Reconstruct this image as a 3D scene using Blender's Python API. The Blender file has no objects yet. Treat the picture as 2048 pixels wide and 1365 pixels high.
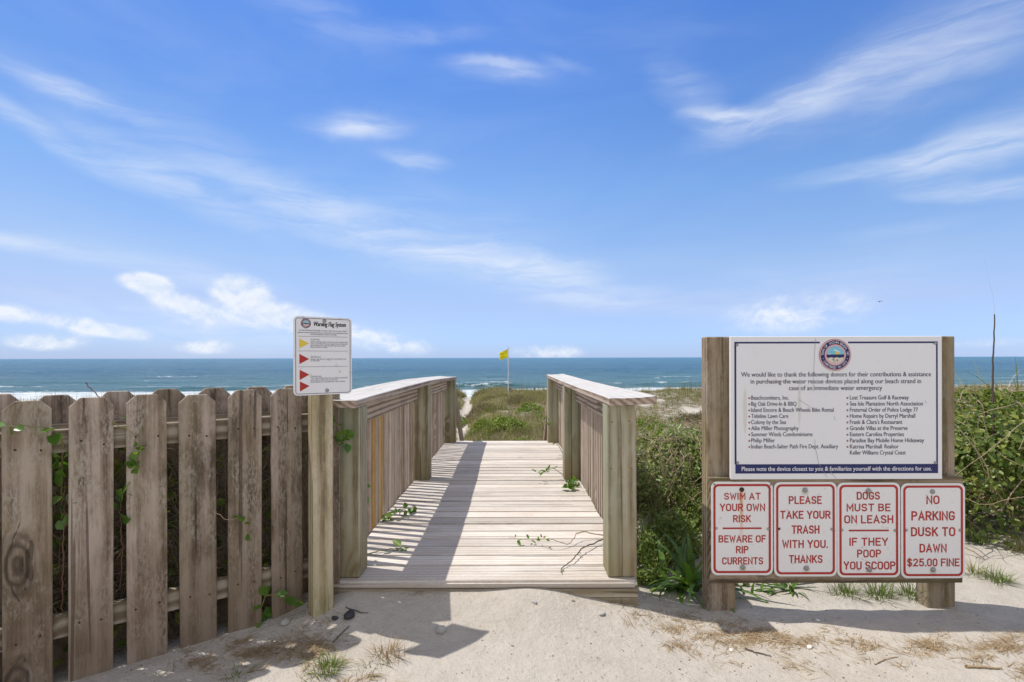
import bpy, bmesh, math, random
import numpy as np
from mathutils import Vector, Matrix

R = math.radians
rng = np.random.default_rng(11)
random.seed(5)
sc = bpy.context.scene
col = sc.collection

# ------------------------------------------------------------------ camera
EYE = 1.25
F = 1060.0                      # focal length in pixels of the 2048 px wide photograph
cd = bpy.data.cameras.new('camera')
cam = bpy.data.objects.new('camera', cd)
col.objects.link(cam)
cd.sensor_width = 36.0
cd.lens = 36.0 * F / 2048
cd.shift_y = 33.5 / 2048
cd.clip_start = 0.05
cd.clip_end = 80000
cam.matrix_world = Matrix.Translation((0, 0, EYE)) @ Matrix.Rotation(R(90), 4, 'X') @ Matrix.Rotation(R(-0.14), 4, 'Z')
sc.camera = cam

# ------------------------------------------------------------------ light
TO_SUN = Vector((-0.61, 0.18, 1.27)).normalized()
SUN_EL = math.asin(TO_SUN.z)
SUN_AZ = math.atan2(TO_SUN.x, TO_SUN.y)
sl = bpy.data.lights.new('sun', 'SUN')
sl.energy = 4.3
sl.angle = R(0.5)
sl.color = (1.0, 0.955, 0.88)
so = bpy.data.objects.new('sun', sl)
col.objects.link(so)
so.rotation_euler = TO_SUN.to_track_quat('Z', 'Y').to_euler()
so.location = (-6, 2, 12)

vs = sc.view_settings
vs.view_transform = 'Standard'
vs.look = 'None'
vs.exposure = 0.0
vs.gamma = 1.0
sc.render.film_transparent = False
try:
    sc.cycles.use_denoising = True
    sc.cycles.max_bounces = 6
    sc.cycles.transparent_max_bounces = 6
    sc.cycles.caustics_reflective = False
    sc.cycles.caustics_refractive = False
except Exception:
    pass


# ------------------------------------------------------------------ node helper
class NT:
    def __init__(self, tree):
        self.t = tree
        self.n = tree.nodes
        self.n.clear()

    def node(self, typ, props=None, **ins):
        nd = self.n.new(typ)
        for k, v in (props or {}).items():
            setattr(nd, k, v)
        for k, v in ins.items():
            key = int(k[1:]) if k[0] == 'i' and k[1:].isdigit() else k.replace('_', ' ')
            self.set(nd.inputs[key], v)
        return nd

    def set(self, sock, v):
        if isinstance(v, bpy.types.NodeSocket):
            self.t.links.new(v, sock)
        else:
            if isinstance(v, (tuple, list)) and sock.type == 'RGBA' and len(v) == 3:
                v = (*v, 1)
            sock.default_value = v

    def math(self, op, a, b=0.0, c=None, clamp=False):
        nd = self.node('ShaderNodeMath', {'operation': op, 'use_clamp': clamp}, i0=a, i1=b)
        if c is not None:
            self.set(nd.inputs[2], c)
        return nd.outputs[0]

    def vmath(self, op, a, b=(0, 0, 0)):
        nd = self.node('ShaderNodeVectorMath', {'operation': op}, i0=a, i1=b)
        return nd.outputs['Value'] if op in ('LENGTH', 'DOT_PRODUCT', 'DISTANCE') else nd.outputs[0]

    def mapping(self, v, loc=(0, 0, 0), rot=(0, 0, 0), scale=(1, 1, 1), typ='POINT'):
        return self.node('ShaderNodeMapping', {'vector_type': typ}, Vector=v, Location=loc, Rotation=rot, Scale=scale).outputs[0]

    def noise(self, v, scale=5, detail=3, rough=0.5, dist=0.0, out=0):
        return self.node('ShaderNodeTexNoise', None, Vector=v, Scale=scale, Detail=detail, Roughness=rough, Distortion=dist).outputs[out]

    def ss(self, v, a, b, lo=0.0, hi=1.0):
        nd = self.node('ShaderNodeMapRange', {'interpolation_type': 'SMOOTHSTEP'})
        for i, x in enumerate((v, a, b, lo, hi)):
            self.set(nd.inputs[i], x)
        return nd.outputs[0]

    def ramp(self, f, stops, interp='LINEAR'):
        nd = self.node('ShaderNodeValToRGB', None, Fac=f)
        cr = nd.color_ramp
        cr.interpolation = interp
        while len(cr.elements) < len(stops):
            cr.elements.new(0.5)
        for e, (p, c) in zip(cr.elements, stops):
            e.position = p
            e.color = (*c, 1) if len(c) == 3 else c
        return nd.outputs[0]

    def mix(self, f, a, b, mode='MIX'):
        nd = self.node('ShaderNodeMix', {'data_type': 'RGBA', 'blend_type': mode})
        self.set(nd.inputs[0], f)
        self.set(nd.inputs[6], a)
        self.set(nd.inputs[7], b)
        return nd.outputs[2]

    def bump(self, h, strength=0.3, dist=0.01, normal=None):
        nd = self.node('ShaderNodeBump', None, Height=h, Strength=strength, Distance=dist)
        if normal is not None:
            self.set(nd.inputs['Normal'], normal)
        return nd.outputs[0]


# ------------------------------------------------------------------ sky
def ang(px, py):
    a = math.atan((px - 1024) / F)
    e = math.atan((717 - py) / F * math.cos(a))
    return a, e


def build_world():
    w = bpy.data.worlds.new('World')
    sc.world = w
    w.use_nodes = True
    t = NT(w.node_tree)
    tc = t.node('ShaderNodeTexCoord').outputs['Generated']
    d = t.vmath('NORMALIZE', tc)
    sep = t.node('ShaderNodeSeparateXYZ', None, Vector=d)
    az = t.math('ARCTAN2', sep.outputs[0], sep.outputs[1])
    el = t.math('ARCSINE', sep.outputs[2])
    ae = t.node('ShaderNodeCombineXYZ', None, X=az, Y=el, Z=0.0).outputs[0]
    sky = t.node('ShaderNodeTexSky', {'sky_type': 'NISHITA', 'sun_disc': False, 'sun_elevation': SUN_EL,
                                      'sun_rotation': SUN_AZ, 'altitude': 0, 'air_density': 1.0,
                                      'dust_density': 0.0, 'ozone_density': 2.0})
    # colour response of the clear sky against elevation
    eln = t.math('DIVIDE', el, math.pi / 2, clamp=True)
    tint = t.ramp(eln, SKY_TINT)
    base = t.mix(1.0, sky.outputs[0], tint, 'MULTIPLY')
    lf = t.ss(az, -1.1, 0.15, 0.82, 1.0)
    base = t.mix(1.0, base, t.node('ShaderNodeCombineXYZ', None, X=t.math('POWER', lf, 0.75), Y=lf, Z=t.math('POWER', lf, 1.15)).outputs[0], 'MULTIPLY')
    base = t.mix(1.0, base, (2.2, 2.2, 2.2, 1), 'MULTIPLY')

    def blob(px, py, lx, ly, rot, soft=1.0, vec=ae):
        """soft ellipse of sky round a direction; lx, ly are half sizes in photo pixels"""
        a, e = ang(px, py)
        k = math.cos(a) ** 2 / F
        m = t.mapping(vec, loc=(a, e, 0), rot=(0, 0, R(rot)), scale=(lx * k * 1.0, ly * k, 1), typ='TEXTURE')
        l = t.vmath('LENGTH', m)
        return t.ss(l, 1.0, max(0.0, 1.0 - soft))

    def total(lst, vec):
        acc = None
        for px, py, lx, ly, rot, amp in lst:
            b = t.math('MULTIPLY', blob(px, py, lx, ly, rot, vec=vec), amp)
            acc = b if acc is None else t.math('ADD', acc, b)
        return acc

    # slow warp so nothing has a clean outline
    wn = t.node('ShaderNodeTexNoise', None, Vector=ae, Scale=5.0, Detail=4.0, Roughness=0.6).outputs[1]
    wv = t.vmath('MULTIPLY', t.vmath('SUBTRACT', wn, (0.5, 0.5, 0.5)), (0.085, 0.04, 0))
    aw = t.vmath('ADD', ae, wv)
    # cirrus: left half slopes down to the right, right half up to the right
    cl = total([(1000, 142, 150, 30, -3, 0.85), (715, 250, 150, 40, 4, 0.72), (700, 262, 90, 20, 10, 0.22), (822, 318, 100, 26, -6, 0.62),
                (60, 250, 300, 46, -24, 0.55), (330, 360, 360, 66, -24, 0.52), (700, 455, 400, 74, -17, 0.62),
                (420, 330, 420, 130, -20, 0.26), (1010, 530, 300, 52, -9, 0.62), (900, 470, 420, 120, -16, 0.24),
                (150, 182, 250, 40, -10, 0.48), (60, 140, 200, 60, -14, 0.28), (20, 480, 320, 44, -8, 0.66),
                (350, 535, 340, 44, -9, 0.48), (850, 66, 170, 26, 4, 0.32), (1210, 600, 280, 40, -5, 0.52),
                (1120, 560, 260, 60, -8, 0.30), (1810, 465, 180, 24, 2, 0.42), (1130, 128, 70, 16, -16, 0.25),
                (640, 30, 260, 60, -12, 0.22), (420, 640, 520, 110, -6, 0.42), (1600, 600, 420, 110, 0, 0.30)], aw)
    cr_ = total([(1450, 236, 130, 34, -8, 0.9), (1600, 205, 330, 62, 13, 0.58), (1760, 140, 420, 120, 20, 0.36), (1960, 90, 420, 130, 24, 0.46),
                 (1380, 180, 130, 60, -40, 0.35), (1760, 338, 280, 40, 2, 0.60), (2000, 280, 380, 110, 14, 0.62), (1980, 385, 260, 40, -6, 0.75),
                 (1900, 330, 260, 60, 4, 0.30)], aw)
    s1 = t.noise(t.mapping(aw, rot=(0, 0, R(17)), scale=(3.4, 21, 1)), 1.7, 8, 0.60, 0.45)
    s2 = t.noise(t.mapping(aw, rot=(0, 0, R(-14)), scale=(3.4, 21, 1)), 1.7, 8, 0.60, 0.45)
    d1 = t.math('MULTIPLY', cl, t.ss(s1, 0.28, 0.72, 0.22, 1.08))
    d2 = t.math('MULTIPLY', cr_, t.ss(s2, 0.28, 0.72, 0.22, 1.08))
    cir = t.math('ADD', d1, d2)
    # thin veil everywhere, plus unseen cloud added overhead and behind as fill light
    veil = t.noise(t.mapping(ae, scale=(1.4, 4.0, 1)), 1.3, 5, 0.6, 0.5)
    back = t.ss(sep.outputs[1], 0.35, -0.35)
    high = t.ss(el, R(42), R(75))
    unseen = t.math('MAXIMUM', back, high)
    va = t.math('MULTIPLY', t.ss(veil, 0.40, 0.75), 0.13)
    vb = t.math('MULTIPLY', t.ss(veil, 0.25, 0.62), unseen)
    cir = t.math('ADD', cir, va)
    cir = t.math('ADD', cir, 0.0, clamp=True)
    cirrus_col = (8.3, 8.95, 10.0, 1)
    c1 = t.mix(t.math('MULTIPLY', cir, 0.72), base, cirrus_col)
    c1 = t.mix(t.math('MULTIPLY', vb, 0.92), c1, (9.9, 9.5, 8.9, 1))
    # low cumulus along the horizon
    cum = total([(290, 562, 85, 40, 0, 1.0), (350, 600, 120, 50, -25, 0.8), (480, 578, 92, 50, 0, 1.15), (540, 625, 150, 56, -14, 0.9),
                 (640, 650, 130, 40, -8, 0.75), (770, 685, 160, 40, -8, 0.7), (15, 622, 100, 46, -10, 1.0),
                 (150, 648, 110, 42, -10, 1.0), (90, 684, 140, 36, 0, 1.1), (250, 665, 100, 30, -8, 0.8), (420, 640, 160, 60, -10, 0.5),
                 (420, 694, 110, 28, 0, 0.8), (1590, 628, 240, 78, 4, 0.72), (1090, 706, 130, 24, 0, 0.8),
                 (1960, 690, 240, 28, 0, 0.5)], ae)
    n3 = t.noise(t.mapping(ae, scale=(1, 1.35, 1)), 14, 7, 0.62, 0.2)
    cd_ = t.math('MULTIPLY', cum, t.ss(n3, 0.28, 0.66, 0.35, 1.25))
    lump = t.ss(cd_, 0.10, 0.80)
    n4 = t.noise(t.mapping(ae, loc=(0, 0.012, 0), scale=(1, 1.35, 1)), 14, 5, 0.6, 0.2)
    lit = t.ss(t.math('SUBTRACT', n3, n4), -0.10, 0.12)
    ccol = t.mix(lit, (7.6, 8.45, 9.8, 1), (9.5, 9.75, 10.2, 1))
    c2 = t.mix(t.math('MULTIPLY', lump, 0.80), c1, ccol)
    bg = t.node('ShaderNodeBackground', None, Color=c2, Strength=0.1)
    out = t.node('ShaderNodeOutputWorld')
    t.t.links.new(bg.outputs[0], out.inputs[0])


SKY_TINT = [(p, tuple(x / 2.2 for x in c)) for p, c in
            ((0.0, (0.53, 0.77, 1.66)), (0.022, (0.70, 0.91, 1.62)), (0.06, (1.02, 1.03, 1.42)), (0.105, (1.26, 1.28, 1.50)),
             (0.185, (1.20, 1.42, 1.72)), (0.37, (0.78, 1.24, 1.98)), (0.55, (0.75, 1.10, 1.70)), (1.0, (0.9, 1.05, 1.35)))]
build_world()


# ------------------------------------------------------------------ materials
def mat(name):
    m = bpy.data.materials.new(name)
    m.use_nodes = True
    return m, NT(m.node_tree)


def finish(t, bsdf):
    o = t.node('ShaderNodeOutputMaterial')
    t.t.links.new(bsdf, o.inputs[0])


def plain(name, c, rough=0.6, metal=0.0, var=0.12, scale=30, spec=0.4):
    m, t = mat(name)
    tc = t.node('ShaderNodeTexCoord').outputs['Object']
    n = t.noise(tc, scale, 4, 0.6)
    cc = t.mix(n, tuple(x * (1 - var) for x in c), tuple(min(1, x * (1 + var)) for x in c))
    b = t.node('ShaderNodeBsdfPrincipled', None, Base_Color=cc, Roughness=rough, Metallic=metal)
    b.inputs['Specular IOR Level'].default_value = spec
    finish(t, b.outputs[0])
    return m


def wood(name, dark, mid, light, axis='Z', patch=None, patch_amt=0.0, green=None, green_amt=0.0,
         island=0.0, cracks=0.5, knots=0.6, ring=0.35, rough=0.85, bump=0.5, fine=1.0, obj_var=0.25, low_stain=None):
    """weathered timber: grain along one object axis, broad tone patches, knots, checks, lichen"""
    m, t = mat(name)
    tc = t.node('ShaderNodeTexCoord').outputs['Object']
    oi = t.node('ShaderNodeObjectInfo').outputs['Random']
    geo = t.node('ShaderNodeNewGeometry')
    rnd = oi
    if island:
        rnd = t.math('ADD', oi, geo.outputs['Random Per Island'])
    off = t.node('ShaderNodeCombineXYZ', None, X=t.math('MULTIPLY', rnd, 37.0), Y=t.math('MULTIPLY', rnd, 91.0),
                 Z=t.math('MULTIPLY', rnd, 53.0)).outputs[0]
    v = t.vmath('ADD', tc, off)
    if axis == 'X':
        v = t.mapping(v, rot=(0, R(90), 0))
    elif axis == 'Y':
        v = t.mapping(v, rot=(R(90), 0, 0))
    # knots bend the grain
    vk = t.mapping(v, scale=(4.6, 4.6, 2.0))
    vor = t.node('ShaderNodeTexVoronoi', {'feature': 'F1'}, Vector=vk, Scale=1.0, Randomness=1.0)
    kd = vor.outputs['Distance']
    kr = t.math('SINE', t.math('MULTIPLY', t.math('ADD', kd, t.math('MULTIPLY', t.noise(v, 30, 3, 0.6), 0.06)), 75.0))
    kn = t.math('MULTIPLY', t.ss(kd, 0.30, 0.17), t.math('ADD', 0.62, t.math('MULTIPLY', kr, 0.38)))
    ksel = t.ss(t.node('ShaderNodeSeparateColor', None, Color=vor.outputs['Color']).outputs[0], 0.45, 0.55)
    kn = t.math('MULTIPLY', kn, ksel)
    kbend = t.math('MULTIPLY', t.math('MULTIPLY', t.ss(kd, 0.36, 0.08), ksel), 0.035)
    vb = t.vmath('ADD', v, t.node('ShaderNodeCombineXYZ', None, X=kbend, Y=kbend, Z=0.0).outputs[0])
    g1 = t.noise(t.mapping(vb, scale=(78 * fine, 78 * fine, 2.6)), 1.0, 6, 0.74, 0.2)
    g2 = t.noise(t.mapping(vb, scale=(27, 27, 1.3)), 1.0, 5, 0.66, 0.5)
    wv = t.node('ShaderNodeTexWave', {'wave_type': 'RINGS', 'rings_direction': 'Z'}, Vector=t.mapping(vb, loc=(0.05, 0.03, 0), scale=(1, 1, 0.06)),
                Scale=11.0, Distortion=1.1, Detail=3.0, Detail_Scale=1.6).outputs['Fac']
    broad = t.noise(t.mapping(v, scale=(1.0, 1.0, 0.55)), 4.5, 5, 0.65, 0.4)
    mot = t.noise(t.mapping(v, scale=(34, 34, 11)), 1.0, 5, 0.7, 0.5)
    f = t.math('ADD', t.math('MULTIPLY', g1, 0.60), t.math('MULTIPLY', g2, 0.26))
    f = t.math('ADD', f, t.math('MULTIPLY', mot, 0.32))
    f = t.math('SUBTRACT', f, 0.04)
    f = t.math('ADD', f, t.math('MULTIPLY', t.math('SUBTRACT', wv, 0.5), ring))
    f = t.math('ADD', f, t.math('MULTIPLY', t.math('SUBTRACT', broad, 0.5), 0.7))
    c = t.ramp(t.math('SUBTRACT', f, 0.05), [(0.33, dark), (0.5, mid), (0.67, light)])
    if patch is not None:
        pm = t.noise(t.mapping(v, scale=(1, 1, 0.5)), 7.0, 6, 0.7, 0.4)
        pf = t.noise(t.mapping(v, scale=(1, 1, 0.32)), 120.0, 4, 0.7, 0.3)
        pk = t.math('MULTIPLY', t.ss(pm, 0.40, 0.60), t.ss(pf, 0.44, 0.56))
        c = t.mix(t.math('MULTIPLY', pk, patch_amt), c, patch)
    if green is not None:
        gm = t.noise(t.mapping(v, scale=(1, 1, 0.3)), 3.2, 5, 0.6, 0.3)
        c = t.mix(t.math('MULTIPLY', t.ss(gm, 0.40, 0.62), green_amt), c, green)
    if low_stain is not None:
        z0, z1, sc_, amt = low_stain
        z = t.node('ShaderNodeSeparateXYZ', None, Vector=tc).outputs[2]
        zz = t.math('ADD', z, t.math('MULTIPLY', t.math('SUBTRACT', t.noise(t.mapping(v, scale=(5, 5, 1.2)), 3, 4, 0.6), 0.5), 0.5))
        c = t.mix(t.math('MULTIPLY', t.ss(zz, z1, z0), amt), c, sc_)
    c = t.mix(t.math('MULTIPLY', kn, knots), c, tuple(x * 0.5 for x in dark))
    ck = t.noise(t.mapping(vb, scale=(38, 38, 0.75)), 1.0, 2, 0.5, 0.15)
    ckm = t.ss(ck, 0.335, 0.30)
    c = t.mix(t.math('MULTIPLY', ckm, cracks), c, tuple(x * 0.35 for x in dark))
    br = t.math('ADD', 1.0 - obj_var * 0.5, t.math('MULTIPLY', t.math('FRACT', t.math('MULTIPLY', rnd, 7.31)), obj_var))
    if island:
        br = t.math('ADD', br, t.math('MULTIPLY', t.math('SUBTRACT', geo.outputs['Random Per Island'], 0.5), island))
    c = t.mix(1.0, c, t.node('ShaderNodeCombineXYZ', None, X=br, Y=br, Z=br).outputs[0], 'MULTIPLY')
    h = t.math('SUBTRACT', t.math('ADD', g1, t.math('MULTIPLY', g2, 0.5)), t.math('MULTIPLY', ckm, 1.2))
    nrm = t.bump(h, bump, 0.004)
    b = t.node('ShaderNodeBsdfPrincipled', None, Base_Color=c, Roughness=rough, Normal=nrm)
    b.inputs['Specular IOR Level'].default_value = 0.25
    finish(t, b.outputs[0])
    return m


def leafy(name, stops, trans=0.35, rough=0.45, spec=0.45, clump=0.0):
    """leaves or blades; each leaf gets its own tone"""
    m, t = mat(name)
    g = t.node('ShaderNodeNewGeometry')
    oi = t.node('ShaderNodeObjectInfo').outputs['Random']
    tc = t.node('ShaderNodeTexCoord').outputs['Object']
    cl = t.noise(tc, 2.2, 3, 0.6)
    f = t.math('ADD', t.math('MULTIPLY', g.outputs['Random Per Island'], 0.7), t.math('MULTIPLY', cl, 0.45))
    f = t.math('SUBTRACT', t.math('ADD', f, t.math('MULTIPLY', oi, 0.1)), 0.12)
    if clump:          # drifts of one kind of plant among another
        f = t.math('ADD', f, t.math('MULTIPLY', t.math('SUBTRACT', t.noise(tc, 0.75, 4, 0.6, 0.4), 0.5), clump))
    c = t.ramp(f, stops)
    b = t.node('ShaderNodeBsdfPrincipled', None, Base_Color=c, Roughness=rough)
    b.inputs['Specular IOR Level'].default_value = spec
    tr = t.node('ShaderNodeBsdfTranslucent', None, Color=t.mix(1.0, c, (1.3, 1.35, 0.7, 1), 'MULTIPLY'))
    mx = t.node('ShaderNodeMixShader', None, Fac=trans, i1=b.outputs[0], i2=tr.outputs[0])
    finish(t, mx.outputs[0])
    return m


def sand_mat():
    m, t = mat('sand')
    tc = t.node('ShaderNodeTexCoord').outputs['Object']
    b1 = t.noise(tc, 0.9, 5, 0.6)
    b2 = t.noise(tc, 14, 6, 0.65)
    b3 = t.noise(tc, 240, 3, 0.6)
    f = t.math('ADD', t.math('MULTIPLY', b1, 0.4), t.math('ADD', t.math('MULTIPLY', b2, 0.35), t.math('MULTIPLY', b3, 0.3)))
    c = t.ramp(f, [(0.30, (0.37, 0.325, 0.27)), (0.52, (0.495, 0.45, 0.39)), (0.75, (0.585, 0.54, 0.48))])
    lt = t.node('ShaderNodeAttribute', {'attribute_name': 'litter'}).outputs['Fac']
    ln = t.noise(tc, 5.0, 6, 0.7, 0.3)
    lm = t.math('MULTIPLY', lt, t.ss(ln, 0.34, 0.56))
    lc = t.ramp(t.noise(tc, 38, 5, 0.7), [(0.3, (0.075, 0.062, 0.03)), (0.55, (0.15, 0.12, 0.07)), (0.8, (0.26, 0.21, 0.14))])
    c = t.mix(t.math('MULTIPLY', lm, 0.92), c, lc)
    dm = t.math('MULTIPLY', t.ss(t.noise(tc, 2.6, 5, 0.7, 0.5), 0.55, 0.68), t.ss(t.noise(tc, 90, 3, 0.7), 0.48, 0.60))
    c = t.mix(t.math('MULTIPLY', dm, 0.35), c, (0.22, 0.18, 0.135))
    rip = t.node('ShaderNodeTexWave', {'wave_type': 'BANDS', 'bands_direction': 'DIAGONAL'}, Vector=tc, Scale=22.0, Distortion=9.0, Detail=3.0, Detail_Scale=1.0).outputs['Fac']
    h = t.math('ADD', t.math('MULTIPLY', b2, 1.2), t.math('ADD', t.math('MULTIPLY', b3, 0.35), t.math('MULTIPLY', rip, 0.06)))
    h = t.math('ADD', h, t.math('MULTIPLY', t.noise(tc, 45, 4, 0.6), 0.6))
    n = t.bump(h, 0.75, 0.022)
    b = t.node('ShaderNodeBsdfPrincipled', None, Base_Color=c, Roughness=0.95, Normal=n)
    b.inputs['Specular IOR Level'].default_value = 0.15
    finish(t, b.outputs[0])
    return m


def sea_mat():
    m, t = mat('sea_water')
    tc = t.node('ShaderNodeTexCoord').outputs['Object']
    at = t.node('ShaderNodeAttribute', {'attribute_name': 'foam'}).outputs['Fac']
    sh = t.node('ShaderNodeAttribute', {'attribute_name': 'shallow'}).outputs['Fac']
    sep = t.node('ShaderNodeSeparateXYZ', None, Vector=tc)
    w1 = t.noise(t.mapping(tc, rot=(0, 0, R(6)), scale=(0.22, 0.75, 1)), 1.0, 6, 0.62, 0.3)
    w2 = t.noise(t.mapping(tc, rot=(0, 0, R(-8)), scale=(0.9, 2.2, 1)), 1.0, 5, 0.65, 0.2)
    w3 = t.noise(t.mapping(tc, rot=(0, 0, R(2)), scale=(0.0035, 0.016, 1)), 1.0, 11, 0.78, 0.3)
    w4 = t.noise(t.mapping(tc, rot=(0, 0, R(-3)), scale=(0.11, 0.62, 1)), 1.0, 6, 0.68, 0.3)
    w3 = t.math('ADD', t.math('MULTIPLY', w3, 0.5), t.math('MULTIPLY', w4, 0.5))  # light and shade of the waves put into the water colour as streaks
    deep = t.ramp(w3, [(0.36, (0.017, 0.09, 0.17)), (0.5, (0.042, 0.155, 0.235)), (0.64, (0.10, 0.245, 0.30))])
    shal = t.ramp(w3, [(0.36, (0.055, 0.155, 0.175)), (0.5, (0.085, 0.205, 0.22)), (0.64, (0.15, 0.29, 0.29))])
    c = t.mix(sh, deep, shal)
    fn = t.noise(t.mapping(tc, scale=(0.5, 0.9, 1)), 1.6, 7, 0.72, 0.6)
    fm = t.ss(t.math('ADD', at, t.math('MULTIPLY', t.math('SUBTRACT', fn, 0.5), 1.9)), 0.40, 0.72)
    # scattered whitecaps
    cap = t.noise(t.mapping(tc, rot=(0, 0, R(4)), scale=(0.10, 0.42, 1)), 1.0, 6, 0.68, 0.4)
    capm = t.math('MULTIPLY', t.ss(cap, 0.675, 0.705), t.ss(w2, 0.45, 0.6))
    fm = t.math('MAXIMUM', fm, t.math('MULTIPLY', capm, 0.8))
    h = t.math('ADD', t.math('MULTIPLY', w1, 1.5), t.math('MULTIPLY', w2, 0.55))
    n = t.bump(h, 1.0, 1.6)
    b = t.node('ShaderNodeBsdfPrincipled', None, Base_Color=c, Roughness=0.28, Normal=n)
    b.inputs['Specular IOR Level'].default_value = 0.35
    b.inputs['IOR'].default_value = 1.33
    fc = t.ramp(t.noise(t.mapping(tc, scale=(0.25, 0.6, 1)), 1.0, 7, 0.75, 0.5), [(0.30, (0.30, 0.38, 0.41)), (0.48, (0.50, 0.55, 0.57)), (0.62, (0.70, 0.72, 0.73))])
    fb = t.node('ShaderNodeBsdfDiffuse', None, Color=fc, Normal=t.bump(fn, 0.6, 0.3))
    mx = t.node('ShaderNodeMixShader', None, Fac=fm, i1=b.outputs[0], i2=fb.outputs[0])
    finish(t, mx.outputs[0])
    return m


def sign_white(name, c=(0.80, 0.795, 0.80), rust=None, dirt=0.5, streaks=()):
    m, t = mat(name)
    tc = t.node('ShaderNodeTexCoord').outputs['Object']
    oi = t.node('ShaderNodeObjectInfo').outputs['Random']
    v = t.vmath('ADD', tc, t.node('ShaderNodeCombineXYZ', None, X=t.math('MULTIPLY', oi, 9.0), Y=0.0, Z=t.math('MULTIPLY', oi, 5.0)).outputs[0])
    n = t.noise(v, 4, 5, 0.65)
    cc = t.mix(n, tuple(x * 0.93 for x in c), c)
    s1 = t.noise(v, 34, 6, 0.72, 0.4)
    s2 = t.noise(v, 7, 3, 0.6)
    sm = t.math('MULTIPLY', t.ss(s1, 0.57, 0.66), t.ss(s2, 0.44, 0.60))
    cc = t.mix(t.math('MULTIPLY', sm, dirt), cc, (0.36, 0.34, 0.27))
    sc2 = t.noise(t.mapping(v, rot=(0, R(30), 0), scale=(90, 1, 6)), 1.0, 2, 0.5)
    cc = t.mix(t.math('MULTIPLY', t.ss(sc2, 0.70, 0.74), 0.35 * dirt), cc, (0.42, 0.41, 0.38))
    if rust is not None:
        x0, z0, z1, w = rust
        sp = t.node('ShaderNodeSeparateXYZ', None, Vector=tc)
        wob = t.math('MULTIPLY', t.math('SUBTRACT', t.noise(t.mapping(tc, scale=(3, 1, 9)), 3, 4, 0.6), 0.5), w * 1.6)
        dx = t.math('ABSOLUTE', t.math('ADD', t.math('SUBTRACT', sp.outputs[0], x0), wob))
        mk = t.math('MULTIPLY', t.ss(dx, w, w * 0.15), t.ss(sp.outputs[2], z1, z0))
        mk = t.math('MULTIPLY', mk, t.ss(sp.outputs[2], z0 + 0.012, z0))
        cc = t.mix(t.math('MULTIPLY', mk, 0.95), cc, (0.60, 0.27, 0.06))
    for (x0, z0, lx, lz, amt) in streaks:
        mp = t.mapping(tc, loc=(x0, 0, z0), scale=(lx, 1000, lz), typ='TEXTURE')
        l = t.math('ADD', t.vmath('LENGTH', mp), t.math('MULTIPLY', t.math('SUBTRACT', t.noise(tc, 60, 4, 0.7), 0.5), 0.9))
        cc = t.mix(t.math('MULTIPLY', t.ss(l, 1.0, 0.6), amt), cc, (0.55, 0.52, 0.42))
    b = t.node('ShaderNodeBsdfPrincipled', None, Base_Color=cc, Roughness=0.42)
    b.inputs['Specular IOR Level'].default_value = 0.4
    finish(t, b.outputs[0])
    return m


def fabric(name, c):
    m, t = mat(name)
    b = t.node('ShaderNodeBsdfPrincipled', None, Base_Color=(*c, 1), Roughness=0.7)
    tr = t.node('ShaderNodeBsdfTranslucent', None, Color=(*c, 1))
    mx = t.node('ShaderNodeMixShader', None, Fac=0.45, i1=b.outputs[0], i2=tr.outputs[0])
    finish(t, mx.outputs[0])
    return m


M = {}
M['sand'] = sand_mat()
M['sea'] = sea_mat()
FD, FM_, FL = (0.095, 0.067, 0.048), (0.275, 0.207, 0.158), (0.48, 0.39, 0.32)
M['fence'] = wood('fence_wood', FD, FM_, FL, 'Z', patch=(0.46, 0.41, 0.345), patch_amt=0.7, green=(0.24, 0.20, 0.11), green_amt=0.35, cracks=0.6, knots=0.75, bump=0.7,
                  low_stain=(0.0, 0.75, (0.18, 0.12, 0.075), 0.55), ring=0.16)
M['fence_rail'] = wood('fence_rail_wood', (0.16, 0.12, 0.08), (0.27, 0.22, 0.155), (0.38, 0.33, 0.26), 'X', cracks=0.4, knots=0.5)
M['sign_post'] = wood('mossy_post_wood', (0.19, 0.145, 0.09), (0.42, 0.345, 0.23), (0.56, 0.48, 0.355), 'Z', patch=(0.30, 0.27, 0.12), patch_amt=0.5, green=(0.38, 0.335, 0.15), green_amt=0.45, cracks=0.8, knots=0.2, bump=0.6)
M['deck_post'] = wood('deck_post_wood', (0.21, 0.17, 0.105), (0.37, 0.32, 0.215), (0.47, 0.43, 0.32), 'Z', green=(0.33, 0.37, 0.25), green_amt=0.55, cracks=0.55, knots=0.25,
                      low_stain=(-0.05, 0.42, (0.25, 0.195, 0.095), 0.7), ring=0.3)
M['rail_y'] = wood('rail_wood', (0.22, 0.165, 0.12), (0.40, 0.31, 0.235), (0.52, 0.43, 0.34), 'Y', cracks=0.35, knots=0.6, ring=0.5)
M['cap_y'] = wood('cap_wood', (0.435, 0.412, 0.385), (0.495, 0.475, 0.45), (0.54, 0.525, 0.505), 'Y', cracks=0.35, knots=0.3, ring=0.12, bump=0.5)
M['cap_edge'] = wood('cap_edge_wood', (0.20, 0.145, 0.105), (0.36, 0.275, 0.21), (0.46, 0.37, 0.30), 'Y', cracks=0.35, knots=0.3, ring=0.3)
M['plank_x'] = wood('deck_plank_wood', (0.49, 0.43, 0.365), (0.585, 0.535, 0.475), (0.64, 0.595, 0.54), 'X', island=0.15, cracks=0.65, knots=0.25, ring=0.3, bump=0.9,
                    patch=(0.42, 0.31, 0.23), patch_amt=0.3)
M['step_x'] = wood('step_board_wood', (0.22, 0.175, 0.12), (0.36, 0.30, 0.225), (0.46, 0.41, 0.33), 'X', green=(0.28, 0.24, 0.14), green_amt=0.4, cracks=0.7)
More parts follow.
